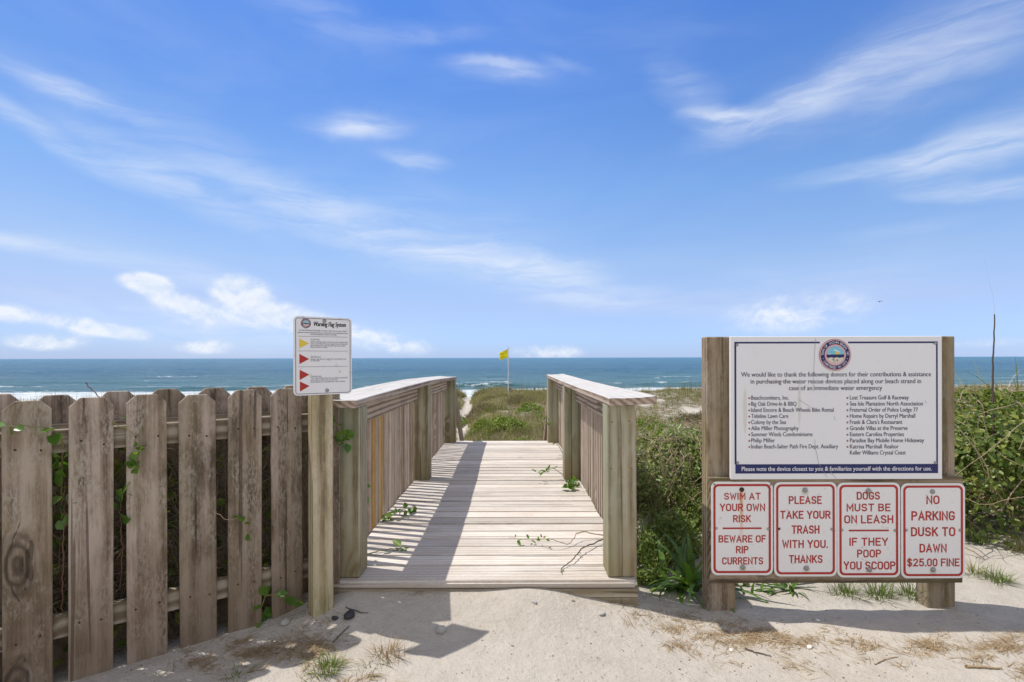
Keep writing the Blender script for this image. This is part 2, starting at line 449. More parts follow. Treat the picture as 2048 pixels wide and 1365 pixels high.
M['baluster'] = wood('baluster_wood', (0.30, 0.225, 0.165), (0.49, 0.395, 0.31), (0.60, 0.51, 0.42), 'Z', cracks=0.2, knots=0.2, obj_var=0.45)
M['baluster_new'] = wood('new_baluster_wood', (0.40, 0.22, 0.06), (0.55, 0.33, 0.11), (0.62, 0.42, 0.19), 'Z', cracks=0.1, knots=0.3)
M['stair'] = wood('stair_rail_wood', (0.22, 0.15, 0.10), (0.33, 0.235, 0.165), (0.42, 0.32, 0.235), 'Y', cracks=0.3)
M['board'] = wood('board_wood', (0.12, 0.083, 0.05), (0.27, 0.20, 0.135), (0.38, 0.305, 0.22), 'Z', patch=(0.34, 0.32, 0.28), patch_amt=0.5, green=(0.17, 0.145, 0.06), green_amt=0.4, cracks=0.6,
                  ring=0.2, bump=0.6)
M['board_x'] = wood('backing_wood', (0.075, 0.052, 0.034), (0.21, 0.155, 0.11), (0.34, 0.265, 0.195), 'X', patch=(0.05, 0.04, 0.03), patch_amt=0.6, green=(0.17, 0.145, 0.06), green_amt=0.4, cracks=0.5)
M['stake'] = wood('stake_wood', (0.12, 0.10, 0.08), (0.22, 0.19, 0.16), (0.32, 0.29, 0.25), 'Z')
M['white'] = sign_white('white_sign')
M['white_donor'] = sign_white('white_donor_panel', (0.80, 0.80, 0.815), dirt=0.1,
                              streaks=((-0.43, 0.99, 0.012, 0.14, 0.5), (-0.165, 1.02, 0.010, 0.13, 0.45), (-0.28, 1.13, 0.13, 0.006, 0.5), (-0.40, 0.16, 0.012, 0.12, 0.35), (-0.155, 0.19, 0.010, 0.11, 0.3), (-0.28, 0.285, 0.13, 0.006, 0.3)))
M['navy'] = plain('navy_print', (0.014, 0.02, 0.115), 0.45, var=0.1)
M['ink'] = plain('dark_ink', (0.035, 0.04, 0.075), 0.5)
M['black'] = plain('black_print', (0.012, 0.012, 0.014), 0.5)
M['greyline'] = plain('grey_print', (0.30, 0.30, 0.31), 0.5)
M['redprint'] = plain('red_print', (0.40, 0.025, 0.018), 0.45, var=0.12)
M['bullet'] = plain('bullet_red', (0.33, 0.03, 0.03), 0.5)
M['yellowprint'] = plain('yellow_print', (0.72, 0.53, 0.06), 0.45)
M['pink'] = plain('pink_print', (0.62, 0.30, 0.32), 0.5)
M['cyan'] = plain('sky_blue_print', (0.20, 0.55, 0.68), 0.5)
M['cream'] = plain('cream_print', (0.66, 0.62, 0.53), 0.5)
M['offwhite'] = plain('white_print', (0.78, 0.78, 0.80), 0.5, var=0.04)
M['bolt'] = plain('zinc_bolt', (0.30, 0.31, 0.33), 0.45, 0.7, 0.3, 200)
M['nail'] = plain('rusty_nail', (0.055, 0.035, 0.025), 0.8, 0.2, 0.3, 200)
M['rust'] = plain('rust_stain', (0.30, 0.12, 0.035), 0.9, 0.0, 0.4, 200)
M['pole'] = plain('white_pole_paint', (0.74, 0.75, 0.76), 0.4)
M['flag'] = fabric('yellow_flag_cloth', (0.86, 0.74, 0.02))
M['stone'] = plain('pale_stone', (0.40, 0.39, 0.36), 0.85, 0, 0.3, 40)
M['shellw'] = plain('white_shell', (0.70, 0.68, 0.63), 0.5, 0, 0.1, 60)
M['stone_dark'] = plain('black_stone', (0.035, 0.035, 0.042), 0.6, 0, 0.4, 40)
M['bird'] = plain('dark_feathers', (0.04, 0.045, 0.06), 0.7)
M['twig'] = plain('dry_twig', (0.40, 0.31, 0.21), 0.9, 0, 0.35, 25)
M['twig_mid'] = plain('shaded_twig', (0.17, 0.125, 0.085), 0.9, 0, 0.4, 25)  # darker twig copy, shade of the fence gaps put into its colour
M['twig_dark'] = plain('dark_twig', (0.10, 0.075, 0.055), 0.9, 0, 0.4, 25)
M['stem_green'] = plain('green_stem', (0.20, 0.20, 0.06), 0.7, 0, 0.3, 25)
M['stem_red'] = plain('red_stem', (0.15, 0.07, 0.05), 0.7, 0, 0.3, 25)
M['bush'] = leafy('shrub_leaf', [(0.0, (0.045, 0.075, 0.012)), (0.28, (0.10, 0.155, 0.026)), (0.55, (0.165, 0.225, 0.04)), (0.8, (0.27, 0.29, 0.065)), (1.0, (0.34, 0.24, 0.11))], 0.34, 0.36, 0.42)
M['bush2'] = leafy('thicket_leaf', [(0.0, (0.055, 0.095, 0.016)), (0.3, (0.125, 0.20, 0.034)), (0.6, (0.22, 0.29, 0.065)), (0.82, (0.32, 0.32, 0.12)), (1.0, (0.38, 0.30, 0.18))], 0.34, 0.38, 0.4)
M['vine_leaf'] = leafy('vine_leaf', [(0.0, (0.05, 0.12, 0.015)), (0.5, (0.11, 0.22, 0.03)), (1.0, (0.20, 0.28, 0.06))], 0.4, 0.35, 0.5)
M['strap'] = leafy('strap_leaf', [(0.0, (0.065, 0.14, 0.02)), (0.6, (0.135, 0.24, 0.04)), (1.0, (0.22, 0.31, 0.07))], 0.35, 0.35, 0.5)
M['green_grass'] = leafy('green_grass', [(0.0, (0.06, 0.11, 0.018)), (0.5, (0.14, 0.20, 0.038)), (1.0, (0.27, 0.27, 0.10))], 0.35, 0.5, 0.3)
M['dune_grass'] = leafy('dune_grass', [(0.10, (0.10, 0.14, 0.03)), (0.36, (0.20, 0.215, 0.06)), (0.56, (0.31, 0.275, 0.125)), (0.72, (0.40, 0.33, 0.20)), (0.95, (0.52, 0.44, 0.30))], 0.3, 0.6, 0.25, 1.1)
M['dune_brush'] = leafy('dune_brush', [(0.1, (0.10, 0.078, 0.052)), (0.5, (0.23, 0.18, 0.125)), (0.9, (0.40, 0.325, 0.24))], 0.2, 0.8, 0.15, 1.4)
M['dune_leaf'] = leafy('dune_shrub_leaf', [(0.0, (0.08, 0.125, 0.018)), (0.5, (0.195, 0.26, 0.042)), (1.0, (0.33, 0.37, 0.09))], 0.32, 0.45, 0.4)
M['straw'] = leafy('dry_straw', [(0.0, (0.16, 0.10, 0.06)), (0.5, (0.38, 0.275, 0.165)), (1.0, (0.58, 0.47, 0.32))], 0.2, 0.7, 0.2)
M['oats'] = leafy('sea_oat_stem', [(0.0, (0.10, 0.11, 0.04)), (0.6, (0.20, 0.18, 0.09)), (1.0, (0.33, 0.27, 0.16))], 0.2, 0.7, 0.2)
M['debris'] = leafy('beach_debris', [(0.0, (0.06, 0.045, 0.03)), (0.5, (0.22, 0.17, 0.11)), (1.0, (0.62, 0.58, 0.52))], 0.0, 0.8, 0.2)


# ------------------------------------------------------------------ object helpers
def link(o, parent=None):
    col.objects.link(o)
    if parent is not None:
        o.parent = parent
    return o


def tag(o, label=None, cat=None, group=None, kind=None):
    if label:
        o['label'] = label
    if cat:
        o['category'] = cat
    if group:
        o['group'] = group
    if kind:
        o['kind'] = kind
    return o


def empty(name, loc, rz=0.0, label=None, cat=None, group=None):
    o = bpy.data.objects.new(name, None)
    o.empty_display_size = 0.1
    o.location = loc
    o.rotation_euler = (0, 0, rz)
    link(o)
    return tag(o, label, cat, group)


def mesh_np(name, V, quads=None, tris=None, smooth=False):
    me = bpy.data.meshes.new(name)
    V = np.asarray(V, np.float32).reshape(-1, 3)
    parts, starts, n = [], [], 0
    for arr, k in ((quads, 4), (tris, 3)):
        if arr is not None and len(arr):
            a = np.asarray(arr, np.int32).reshape(-1, k)
            parts.append(a.ravel())
            starts.append(n + np.arange(len(a), dtype=np.int32) * k)
            n += a.size
    me.vertices.add(len(V))
    me.vertices.foreach_set('co', V.ravel())
    L = np.concatenate(parts)
    S = np.concatenate(starts)
    me.loops.add(len(L))
    me.loops.foreach_set('vertex_index', L)
    me.polygons.add(len(S))
    me.polygons.foreach_set('loop_start', S)
    if smooth:
        me.polygons.foreach_set('use_smooth', np.ones(len(S), bool))
    me.update(calc_edges=True)
    return me


def ob(name, me, m, parent=None, loc=(0, 0, 0), rot=(0, 0, 0)):
    if isinstance(me, bmesh.types.BMesh):
        bm = me
        me = bpy.data.meshes.new(name)
        bm.to_mesh(me)
        bm.free()
    o = bpy.data.objects.new(name, me)
    if m is not None and not len(me.materials):
        me.materials.append(m)
    o.location = loc
    o.rotation_euler = rot
    return link(o, parent)


def box(bm, x0, x1, y0, y1, z0, z1, bev=0.0, seg=1, mtx=None):
    r = bmesh.ops.create_cube(bm, size=1.0)
    vs_ = r['verts']
    for v in vs_:
        v.co = Vector(((x0 + x1) / 2 + v.co.x * (x1 - x0), (y0 + y1) / 2 + v.co.y * (y1 - y0), (z0 + z1) / 2 + v.co.z * (z1 - z0)))
    es = list({e for v in vs_ for e in v.link_edges})
    if bev:
        rr = bmesh.ops.bevel(bm, geom=es, offset=bev, segments=seg, affect='EDGES', clamp_overlap=True)
        vs_ = list({v for f in rr['faces'] for v in f.verts} | {v for v in vs_ if v.is_valid})
    if mtx is not None:
        for v in vs_:
            v.co = mtx @ v.co
    return vs_


def box_me(name, *a, **k):
    bm = bmesh.new()
    box(bm, *a, **k)
    me = bpy.data.meshes.new(name)
    bm.to_mesh(me)
    bm.free()
    return me


def extrude_poly(pts, y0, y1, bev=0.0):
    """polygon in (x, z) given a thickness along y"""
    bm = bmesh.new()
    a = [bm.verts.new((x, y0, z)) for x, z in pts]
    b = [bm.verts.new((x, y1, z)) for x, z in pts]
    n = len(pts)
    bm.faces.new(a)
    bm.faces.new(b[::-1])
    for i in range(n):
        bm.faces.new((a[i], b[i], b[(i + 1) % n], a[(i + 1) % n]))
    bmesh.ops.recalc_face_normals(bm, faces=bm.faces)
    if bev:
        bmesh.ops.bevel(bm, geom=list(bm.edges), offset=bev, segments=1, affect='EDGES', clamp_overlap=True)
    return bm


def rrect(x0, x1, z0, z1, r, n=6):
    p = []
    for cx, cz, a0 in ((x1 - r, z1 - r, 0), (x0 + r, z1 - r, 90), (x0 + r, z0 + r, 180), (x1 - r, z0 + r, 270)):
        for i in range(n + 1):
            a = R(a0 + 90 * i / n)
            p.append((cx + r * math.cos(a), cz + r * math.sin(a)))
    return p


def flat_ring(bm, outer, inner, y):
    o = [bm.verts.new((x, y, z)) for x, z in outer]
    i_ = [bm.verts.new((x, y, z)) for x, z in inner]
    n = len(o)
    for k in range(n):
        bm.faces.new((o[k], o[(k + 1) % n], i_[(k + 1) % n], i_[k]))


def flat_poly(bm, pts, y):
    bm.faces.new([bm.verts.new((x, y, z)) for x, z in pts])


def circ(cx, cz, r, n=40, sx=1.0):
    return [(cx + sx * r * math.cos(2 * math.pi * i / n), cz + r * math.sin(2 * math.pi * i / n)) for i in range(n)]


def dome(name, x, y, z, r, h, m, parent, n=14):
    """low round screw or bolt head facing -y"""
    V, Q, T = [], [], []
    prof = [(1.0, 0.0), (1.0, 0.45), (0.8, 0.85), (0.35, 1.0)]
    for pr, ph in prof:
        for i in range(n):
            a = 2 * math.pi * i / n
            V.append((x + r * pr * math.cos(a), y - h * ph, z + r * pr * math.sin(a)))
    for k in range(len(prof) - 1):
        for i in range(n):
            Q.append((k * n + i, k * n + (i + 1) % n, (k + 1) * n + (i + 1) % n, (k + 1) * n + i))
    V.append((x, y - h, z))
    c = len(V) - 1
    b = (len(prof) - 1) * n
    T = [(b + i, b + (i + 1) % n, c) for i in range(n)]
    return ob(name, mesh_np(name, V, Q, T), m, parent)


_TX = {}


def text_geo(s, bold=0.0, shear=0.0):
    key = (s, bold, shear)
    if key in _TX:
        return _TX[key]
    cu = bpy.data.curves.new('t', 'FONT')
    cu.body = s
    cu.size = 1.0
    cu.offset = bold
    cu.shear = shear
    cu.resolution_u = 3
    o = bpy.data.objects.new('t', cu)
    col.objects.link(o)
    bpy.context.view_layer.update()
    dg = bpy.context.evaluated_depsgraph_get()
    me = bpy.data.meshes.new_from_object(o.evaluated_get(dg))
    V = np.zeros(len(me.vertices) * 3, np.float32)
    me.vertices.foreach_get('co', V)
    V = V.reshape(-1, 3)[:, :2].copy()
    Fs = [tuple(p.vertices) for p in me.polygons]
    bpy.data.objects.remove(o)
    bpy.data.meshes.remove(me)
    bpy.data.curves.remove(cu)
    _TX[key] = (V, Fs)
    return _TX[key]


CAPH = None


def text_at(bm, s, x0, x1, zb, cap, y, bold=0.0, shear=0.0, strike=0.0):
    """letters between x0 and x1 (x1 None: natural width), baseline zb, capital height cap"""
    global CAPH
    if CAPH is None:
        CAPH = float(text_geo('H')[0][:, 1].max())
    V, Fs = text_geo(s, bold, shear)
    k = cap / CAPH
    xa, xb = V[:, 0].min(), V[:, 0].max()
    sx = k if x1 is None else (x1 - x0) / (xb - xa)
    vv = [bm.verts.new((x0 + (p[0] - xa) * sx, y, zb + p[1] * k)) for p in V]
    for f in Fs:
        try:
            bm.faces.new([vv[i] for i in f])
        except ValueError:
            pass
    if strike:         # struck twice, a hair apart, for a heavier letter
        text_at(bm, s, x0 + strike, None if x1 is None else x1 + strike, zb, cap, y - 0.00004, bold, shear)
    return sx


def _arc(cx, cy, rx, ry, a0, a1, n=12):
    return [(cx + rx * math.cos(R(a0 + (a1 - a0) * k / n)), cy + ry * math.sin(R(a0 + (a1 - a0) * k / n))) for k in range(n + 1)]


_O = lambda w: (_arc(w / 2, .74, w / 2, .26, 0, 180) + _arc(w / 2, .26, w / 2, .26, 180, 360) + [(w, .74)])
_S = _arc(.25, .75, .235, .25, 22, 270, 16) + _arc(.25, .255, .245, .255, 88, -158, 16)
ROAD = {      # road sign capitals drawn as strokes: (strokes, width)
    'A': ([[(0, 0), (.28, 1), (.56, 0)], [(.10, .31), (.46, .31)]], .56),
    'B': ([[(0, 0), (0, 1)], [(0, 1), (.27, 1)] + _arc(.27, .765, .2, .235, 90, -90) + [(0, .53)], [(.27, .53)] + _arc(.27, .265, .24, .265, 90, -90) + [(0, 0)]], .51),
    'C': ([_arc(.26, .74, .25, .26, 15, 180) + _arc(.26, .26, .25, .26, 180, 345)], .51),
    'D': ([[(0, 0), (0, 1)], [(0, 1), (.2, 1)] + _arc(.2, .7, .3, .3, 90, 0) + _arc(.2, .3, .3, .3, 0, -90) + [(0, 0)]], .5),
    'E': ([[(.44, 1), (0, 1), (0, 0), (.44, 0)], [(0, .52), (.36, .52)]], .44),
    'F': ([[(.44, 1), (0, 1), (0, 0)], [(0, .52), (.36, .52)]], .44),
    'G': ([_arc(.26, .74, .25, .26, 15, 180) + _arc(.26, .26, .25, .26, 180, 360) + [(.51, .45), (.29, .45)]], .51),
    'H': ([[(0, 0), (0, 1)], [(.5, 0), (.5, 1)], [(0, .52), (.5, .52)]], .5),
    'I': ([[(0, 0), (0, 1)]], .0),
    'K': ([[(0, 0), (0, 1)], [(.48, 1), (.03, .42)], [(.17, .60), (.5, 0)]], .5),
    'L': ([[(0, 1), (0, 0), (.42, 0)]], .42),
    'M': ([[(0, 0), (0, 1), (.31, .30), (.62, 1), (.62, 0)]], .62),
    'N': ([[(0, 0), (0, 1), (.5, 0), (.5, 1)]], .5),
    'O': ([_O(.52)], .52), '0': ([_O(.44)], .44),
    'P': ([[(0, 0), (0, 1)], [(0, 1), (.26, 1)] + _arc(.26, .74, .23, .26, 90, -90) + [(0, .48)]], .49),
    'R': ([[(0, 0), (0, 1)], [(0, 1), (.26, 1)] + _arc(.26, .74, .23, .26, 90, -90) + [(0, .48)], [(.25, .48), (.5, 0)]], .5),
    'S': ([_S], .5), '$': ([_S, [(.25, -.10), (.25, 1.10)]], .5),
    'T': ([[(0, 1), (.5, 1)], [(.25, 1), (.25, 0)]], .5),
    'U': ([[(0, 1)] + _arc(.25, .26, .25, .26, 180, 360) + [(.5, 1)]], .5),
    'W': ([[(0, 1), (.17, 0), (.34, .8), (.51, 0), (.68, 1)]], .68),
    'Y': ([[(0, 1), (.26, .45), (.52, 1)], [(.26, .45), (.26, 0)]], .52),
    '2': ([_arc(.24, .75, .23, .25, 165, -25) + [(0, 0), (.48, 0)]], .48),
    '5': ([[(.44, 1), (.07, 1), (.04, .56)] + _arc(.23, .32, .25, .32, 125, -155)], .48),
    '.': ([[(0, -.015), (0, .02)]], .0)}


def road_text(bm, s, x0, x1, zb, cap, y, wt=0.165):
    """stroke lettering fitted between x0 and x1; cap is the full letter height including stroke width"""
    adv, items = 0.0, []
    for ch in s:
        if ch == ' ':
            adv += 0.17
            continue
        st, w = ROAD[ch]
        items.append((adv, st))
        adv += w + 0.27
    adv -= 0.27
    h = cap * (1 - wt)
    tk = cap * wt
    k = (x1 - x0 - tk) / adv
    j = 0
    for ax, st in items:
        for line in st:
            p = []
            for (u, v) in line:
                q = (x0 + tk / 2 + (ax + u) * k, zb + tk / 2 + v * h)
                if not p or (abs(q[0] - p[-1][0]) + abs(q[1] - p[-1][1])) > 1e-6:
                    p.append(q)
            closed = len(p) > 3 and abs(p[0][0] - p[-1][0]) + abs(p[0][1] - p[-1][1]) < 1e-6
            if closed:
                p = p[:-1]
            n = len(p)
            L_, R_ = [], []
            j += 1
            yy_ = y - 0.00004 * (j % 3)
            for i in range(n):
                a = Vector(p[i]) - Vector(p[i - 1]) if (i > 0 or closed) else None
                b = Vector(p[(i + 1) % n]) - Vector(p[i]) if (i < n - 1 or closed) else None
                a = (a or b).normalized()
                b = (b or a).normalized()
                m_ = (a + b)
                m_ = m_.normalized() if m_.length > 1e-6 else a
                nn = Vector((-m_.y, m_.x))
                c_ = max(0.42, nn.dot(Vector((-a.y, a.x))))
                o_ = nn * (tk / 2 / c_)
                c0 = Vector(p[i])
                if not closed and i == 0:
                    c0 = c0 - b * tk * 0.5
                if not closed and i == n - 1:
                    c0 = c0 + a * tk * 0.5
                L_.append(bm.verts.new((c0.x + o_.x, yy_, c0.y + o_.y)))
                R_.append(bm.verts.new((c0.x - o_.x, yy_, c0.y - o_.y)))
            for i in range(n if closed else n - 1):
                bm.faces.new((L_[i], L_[(i + 1) % n], R_[(i + 1) % n], R_[i]))


def text_arc(bm, s, cx, cz, r, cap, y, a0, a1, inside=False, bold=0.0):
    """letters spread along an arc from angle a0 to a1 (degrees)"""
    text_at(bmesh.new(), 'H', 0, None, 0, 1, 0)
    k = cap / CAPH
    n = len(s)
    for i, ch in enumerate(s):
        if ch == ' ':
            continue
        a = R(a0 + (a1 - a0) * i / (n - 1))
        V, Fs = text_geo(ch, bold)
        mx = (V[:, 0].min() + V[:, 0].max()) / 2
        rot = a - math.pi / 2 if not inside else a + math.pi / 2
        rr = r if not inside else r + cap
        ca, sa = math.cos(rot), math.sin(rot)
        px, pz = cx + rr * math.cos(a), cz + rr * math.sin(a)
        vv = []
        for p in V:
            ux, uz = (p[0] - mx) * k * 0.9, p[1] * k
            vv.append(bm.verts.new((px + ux * ca - uz * sa, y, pz + ux * sa + uz * ca)))
        for f in Fs:
            try:
                bm.faces.new([vv[j] for j in f])
            except ValueError:
                pass


# ------------------------------------------------------------------ numpy foliage builders
def unit(v):
    return v / np.maximum(np.linalg.norm(v, axis=-1, keepdims=True), 1e-9)


def leaves_np(P, D, N, L, W, fold=0.25, droop=0.15):
    """ovate folded leaves: six vertices, two quads each"""
    n = len(P)
    D = unit(D)
    S = unit(np.cross(D, N))
    N = unit(np.cross(S, D))
    L = np.broadcast_to(np.asarray(L, float), (n,))[:, None]
    W = np.broadcast_to(np.asarray(W, float), (n,))[:, None]
    b = P
    tip = P + D * L - N * L * droop
    r1 = P + D * L * 0.30 + S * W * 0.5 + N * W * fold
    r2 = P + D * L * 0.68 + S * W * 0.42 + N * (W * fold - L * droop * 0.4)
    l1 = P + D * L * 0.30 - S * W * 0.5 + N * W * fold
    l2 = P + D * L * 0.68 - S * W * 0.42 + N * (W * fold - L * droop * 0.4)
    V = np.stack([b, r1, r2, tip, l2, l1], 1).reshape(-1, 3)
    i = np.arange(n)[:, None] * 6
    Q = np.concatenate([i + np.array([[0, 1, 2, 3]]), i + np.array([[0, 3, 4, 5]])])
    return V, Q


def blades_np(P, az, lean, L, W, segs=3, curl=1.0):
    """curved tapering blades growing from P; lean = start angle from vertical, curl adds bend to the tip"""
    n = len(P)
    H = np.stack([np.cos(az), np.sin(az), np.zeros(n)], 1)
    S = np.stack([-np.sin(az), np.cos(az), np.zeros(n)], 1)
    L = np.broadcast_to(np.asarray(L, float), (n,))
    W = np.broadcast_to(np.asarray(W, float), (n,))
    pos = P.copy()
    a = lean.copy()
    rows = []
    for k in range(segs + 1):
        w = W * (1 - (k / segs) ** 1.5) * 0.5
        if k < segs:
            rows.append((pos - S * w[:, None], pos + S * w[:, None]))
        else:
            rows.append((pos,))
        st = (L / segs)[:, None]
        pos = pos + (H * np.sin(a)[:, None] + np.array([0, 0, 1.0]) * np.cos(a)[:, None]) * st
        a = a + curl / segs
    V = np.stack([v for r in rows for v in r], 1)
    m = V.shape[1]
    i = np.arange(n)[:, None] * m
    Q = [i + np.array([[2 * k, 2 * k + 1, 2 * k + 3, 2 * k + 2]]) for k in range(segs - 1)]
    T = i + np.array([[2 * segs - 2, 2 * segs - 1, 2 * segs]])
    return V.reshape(-1, 3), (np.concatenate(Q) if Q else None), T


def tube_np(pts, r0, r1, n=6):
    pts = np.asarray(pts, float)
    k = len(pts)
    tg = np.gradient(pts, axis=0)
    tg = unit(tg)
    up = np.array([0.31, 0.17, 0.93])
    s = unit(np.cross(tg, up))
    u = np.cross(s, tg)
    rad = np.linspace(r0, r1, k)
    a = np.arange(n) * 2 * np.pi / n
    V = pts[:, None, :] + rad[:, None, None] * (np.cos(a)[None, :, None] * s[:, None, :] + np.sin(a)[None, :, None] * u[:, None, :])
    Q = []
    for i in range(k - 1):
        for j in range(n):
            Q.append((i * n + j, i * n + (j + 1) % n, (i + 1) * n + (j + 1) % n, (i + 1) * n + j))
    V = V.reshape(-1, 3)
    return V, np.array(Q)


class Acc:
    """collects numpy pieces into one mesh"""
    def __init__(self):
        self.V, self.Q, self.T, self.n = [], [], [], 0

    def add(self, V, Q=None, T=None):
        self.V.append(V)
        if Q is not None:
            self.Q.append(np.asarray(Q) + self.n)
        if T is not None:
            self.T.append(np.asarray(T) + self.n)
        self.n += len(V)

    def mesh(self, name, smooth=False):
        return mesh_np(name, np.concatenate(self.V), np.concatenate(self.Q) if self.Q else None,
                       np.concatenate(self.T) if self.T else None, smooth)


def spline(ctrl, n=20, jit=0.0):
    c = np.asarray(ctrl, float)
    k = len(c)
    t = np.linspace(0, k - 1, n)
    i = np.clip(np.floor(t).astype(int), 0, k - 2)
    f = (t - i)[:, None]
    p0, p1, p2, p3 = c[np.maximum(i - 1, 0)], c[i], c[i + 1], c[np.minimum(i + 2, k - 1)]
    p = 0.5 * (2 * p1 + (p2 - p0) * f + (2 * p0 - 5 * p1 + 4 * p2 - p3) * f ** 2 + (3 * p1 - p0 - 3 * p2 + p3) * f ** 3)
    if jit:
        p += rng.normal(0, jit, p.shape)
    return p


def smooth01(a, b, x):
    t = np.clip((x - a) / (b - a), 0, 1)
    return t * t * (3 - 2 * t)


class SineNoise:
    def __init__(self, seed, n=10, f0=0.5, f1=3.0):
        r = np.random.default_rng(seed)
        a = r.uniform(0, 2 * np.pi, n)
        f = np.exp(r.uniform(np.log(f0), np.log(f1), n))
        self.kx, self.ky, self.ph = np.cos(a) * f, np.sin(a) * f, r.uniform(0, 6.28, n)
        self.am = (f0 / f) ** 0.7
        self.am /= np.sqrt((self.am ** 2).sum() / 2)

    def __call__(self, x, y):
        s = 0
        for kx, ky, p, a in zip(self.kx, self.ky, self.ph, self.am):
            s = s + a * np.sin(kx * x + ky * y + p)
        return s


N_DUNE = SineNoise(3, 12, 0.35, 2.2)
N_SAND = SineNoise(8, 16, 5, 26)
N_LUMP = SineNoise(21, 16, 1.5, 7)
N_FINE = SineNoise(5, 18, 26, 80)
N_PATCH = SineNoise(33, 12, 0.5, 3.0)
N_PATCH2 = SineNoise(34, 12, 1.2, 6.0)


def path_x(y):
    return np.interp(y, [8, 9.5, 12, 15, 20, 27, 34, 45], [-0.14, -0.55, -1.12, -1.50, -1.85, -2.25, -2.6, -3.2])


def ground_z(x, y, fine=True):
    x = np.asarray(x, float)
    y = np.asarray(y, float)
    rgt = smooth01(1.0, 9.0, x)
    lft = smooth01(-2.0, -9.0, x)
    amt = 0.80 - 0.06 * rgt + 0.35 * lft
    z = -amt * smooth01(3.6, 9.5, y)
    z = z + smooth01(14, 27, y) * (0.16 - 0.09 * rgt - 0.1 * lft)
    z = z + smooth01(5, 11, y) * 0.075 * N_DUNE(x, y)
    z = z - 0.42 * np.exp(-((x - path_x(y)) / 0.55) ** 2) * smooth01(11, 16, y)
    s = y - 0.10 * x
    b = smooth01(29, 52, s)
    z = z * (1 - b) + b * (-3.15)
    z = np.where(s > 52, -3.15 - (s - 52) * 0.02, z)
    # sand banked up against the front of the boardwalk
    z = z + 0.108 * np.exp(-((y - 2.66) / 0.27) ** 2) * smooth01(-1.3, -0.75, x) * smooth01(0.75, -0.05, x)
    z = z + 0.03 * np.exp(-((y - 2.66) / 0.30) ** 2) * smooth01(0.9, 0.5, x) * smooth01(-0.2, 0.2, x)
    # rise at the foot of the thicket
    z = z + 0.05 * smooth01(2.75, 3.6, y) * smooth01(6.5, 4.5, y) * smooth01(0.7, 1.0, x)
    near = smooth01(7, 4, y)
    z = z + near * (0.010 * N_LUMP(x, y) + 0.0065 * N_SAND(x, y) * (0.5 + 0.5 * smooth01(-0.6, 0.6, N_LUMP(y, x))))
    if fine:
        z = z + near * 0.0019 * N_FINE(x, y) * (0.35 + 0.65 * smooth01(-0.8, 0.8, N_LUMP(x + 5, y)))
    return z


def gz(x, y):
    return float(ground_z(x, y))


BARE = [(0.66, 19.5, 0.55), (0.78, 15.2, 0.10), (7.0, 20.5, 0.55), (6.3, 23.5, 0.6), (4.9, 16.2, 0.28), (0.35, 23.0, 0.3), (-0.25, 17.5, 0.12), (3.8, 11.6, 0.25), (5.6, 19.0, 0.3), (5.1, 22, 0.5), (-0.9, 19.0, 0.22), (9.0, 17.0, 0.9), (10.5, 13.0, 0.8), (1.15, 12.6, 0.22), (4.6, 14.2, 0.4)]


def cover_amount(x, y):
    """how far plants have taken over the sand, 0 to 1"""
    x = np.asarray(x, float)
    y = np.asarray(y, float)
    p = smooth01(0.10, 0.27, np.abs(x - path_x(y)) + 0.07 * N_PATCH2(x * 2, y))
    p = np.where(y < 8.6, np.where(np.abs(x + 0.143) < 0.74, 0.0, 1.0), p)
    s_ = y - 0.1 * x
    sea_ = smooth01(33.0, 30.5, s_ + 0.8 * N_PATCH(x, y * 0.3))
    fr = np.where(x < -1.6, smooth01(3.2, 3.8, y), smooth01(3.25, 3.7, y + 0.12 * N_PATCH2(x, y)))
    fr = np.where((x < -0.8) & (y < 3.2 + 0.55 * (x + 0.9)), 0, fr)
    bare = 1.0
    for bx0, by0, br_ in BARE:
        bare = bare * smooth01(0.6, 1.35, np.hypot((x - bx0) / br_, (y - by0) / (br_ * 1.5)) + 0.3 * N_PATCH2(x * 2, y * 2))
    return p * sea_ * fr * bare


def cover_mask(x, y):
    return cover_amount(x, y) > rng.uniform(0.25, 0.75, np.shape(x))


# ------------------------------------------------------------------ the setting
def axis_pts(segs):
    out = []
    for a, b, st in segs:
        out.append(np.arange(a, b, st))
    return np.concatenate(out + [[segs[-1][1]]])


def grid_mesh(name, xs, ys, zf):
    X, Y = np.meshgrid(xs, ys)
    Z = zf(X, Y)
    V = np.stack([X, Y, Z], -1).reshape(-1, 3)
    nx, ny = len(xs), len(ys)
    i = (np.arange(ny - 1)[:, None] * nx + np.arange(nx - 1)[None, :]).ravel()
    Q = np.stack([i, i + 1, i + 1 + nx, i + nx], 1)
    return mesh_np(name, V, Q, smooth=True)


gx = axis_pts([(-30000, -1000, 9000), (-1000, -60, 120), (-60, -12, 4), (-12, -3.0, 0.3), (-3.0, 3.6, 0.022), (3.6, 14, 0.3), (14, 70, 4), (70, 1000, 120), (1000, 30000, 9000)])
gy = axis_pts([(-30000, -400, 8000), (-400, -20, 60), (-20, 0, 2), (0, 1.6, 0.1), (1.6, 4.2, 0.022), (4.2, 12, 0.12), (12, 60, 0.5), (60, 140, 8), (140, 160, 10)])
ground = ob('ground', grid_mesh('ground', gx, gy, ground_z), M['sand'])
_X, _Y = np.meshgrid(gx, gy)
at_ = ground.data.attributes.new('litter', 'FLOAT', 'POINT')
at_.data.foreach_set('value', cover_amount(_X, _Y).astype(np.float32).ravel())
tag(ground, 'pale beach sand sloping from the boardwalk to the shore', None, None, 'structure')

SEA_Z = -2.75


def shore(x):
    return 64 + 0.10 * x


N_SW = SineNoise(51, 14, 0.25, 1.4)
N_SW2 = SineNoise(52, 14, 0.05, 0.3)


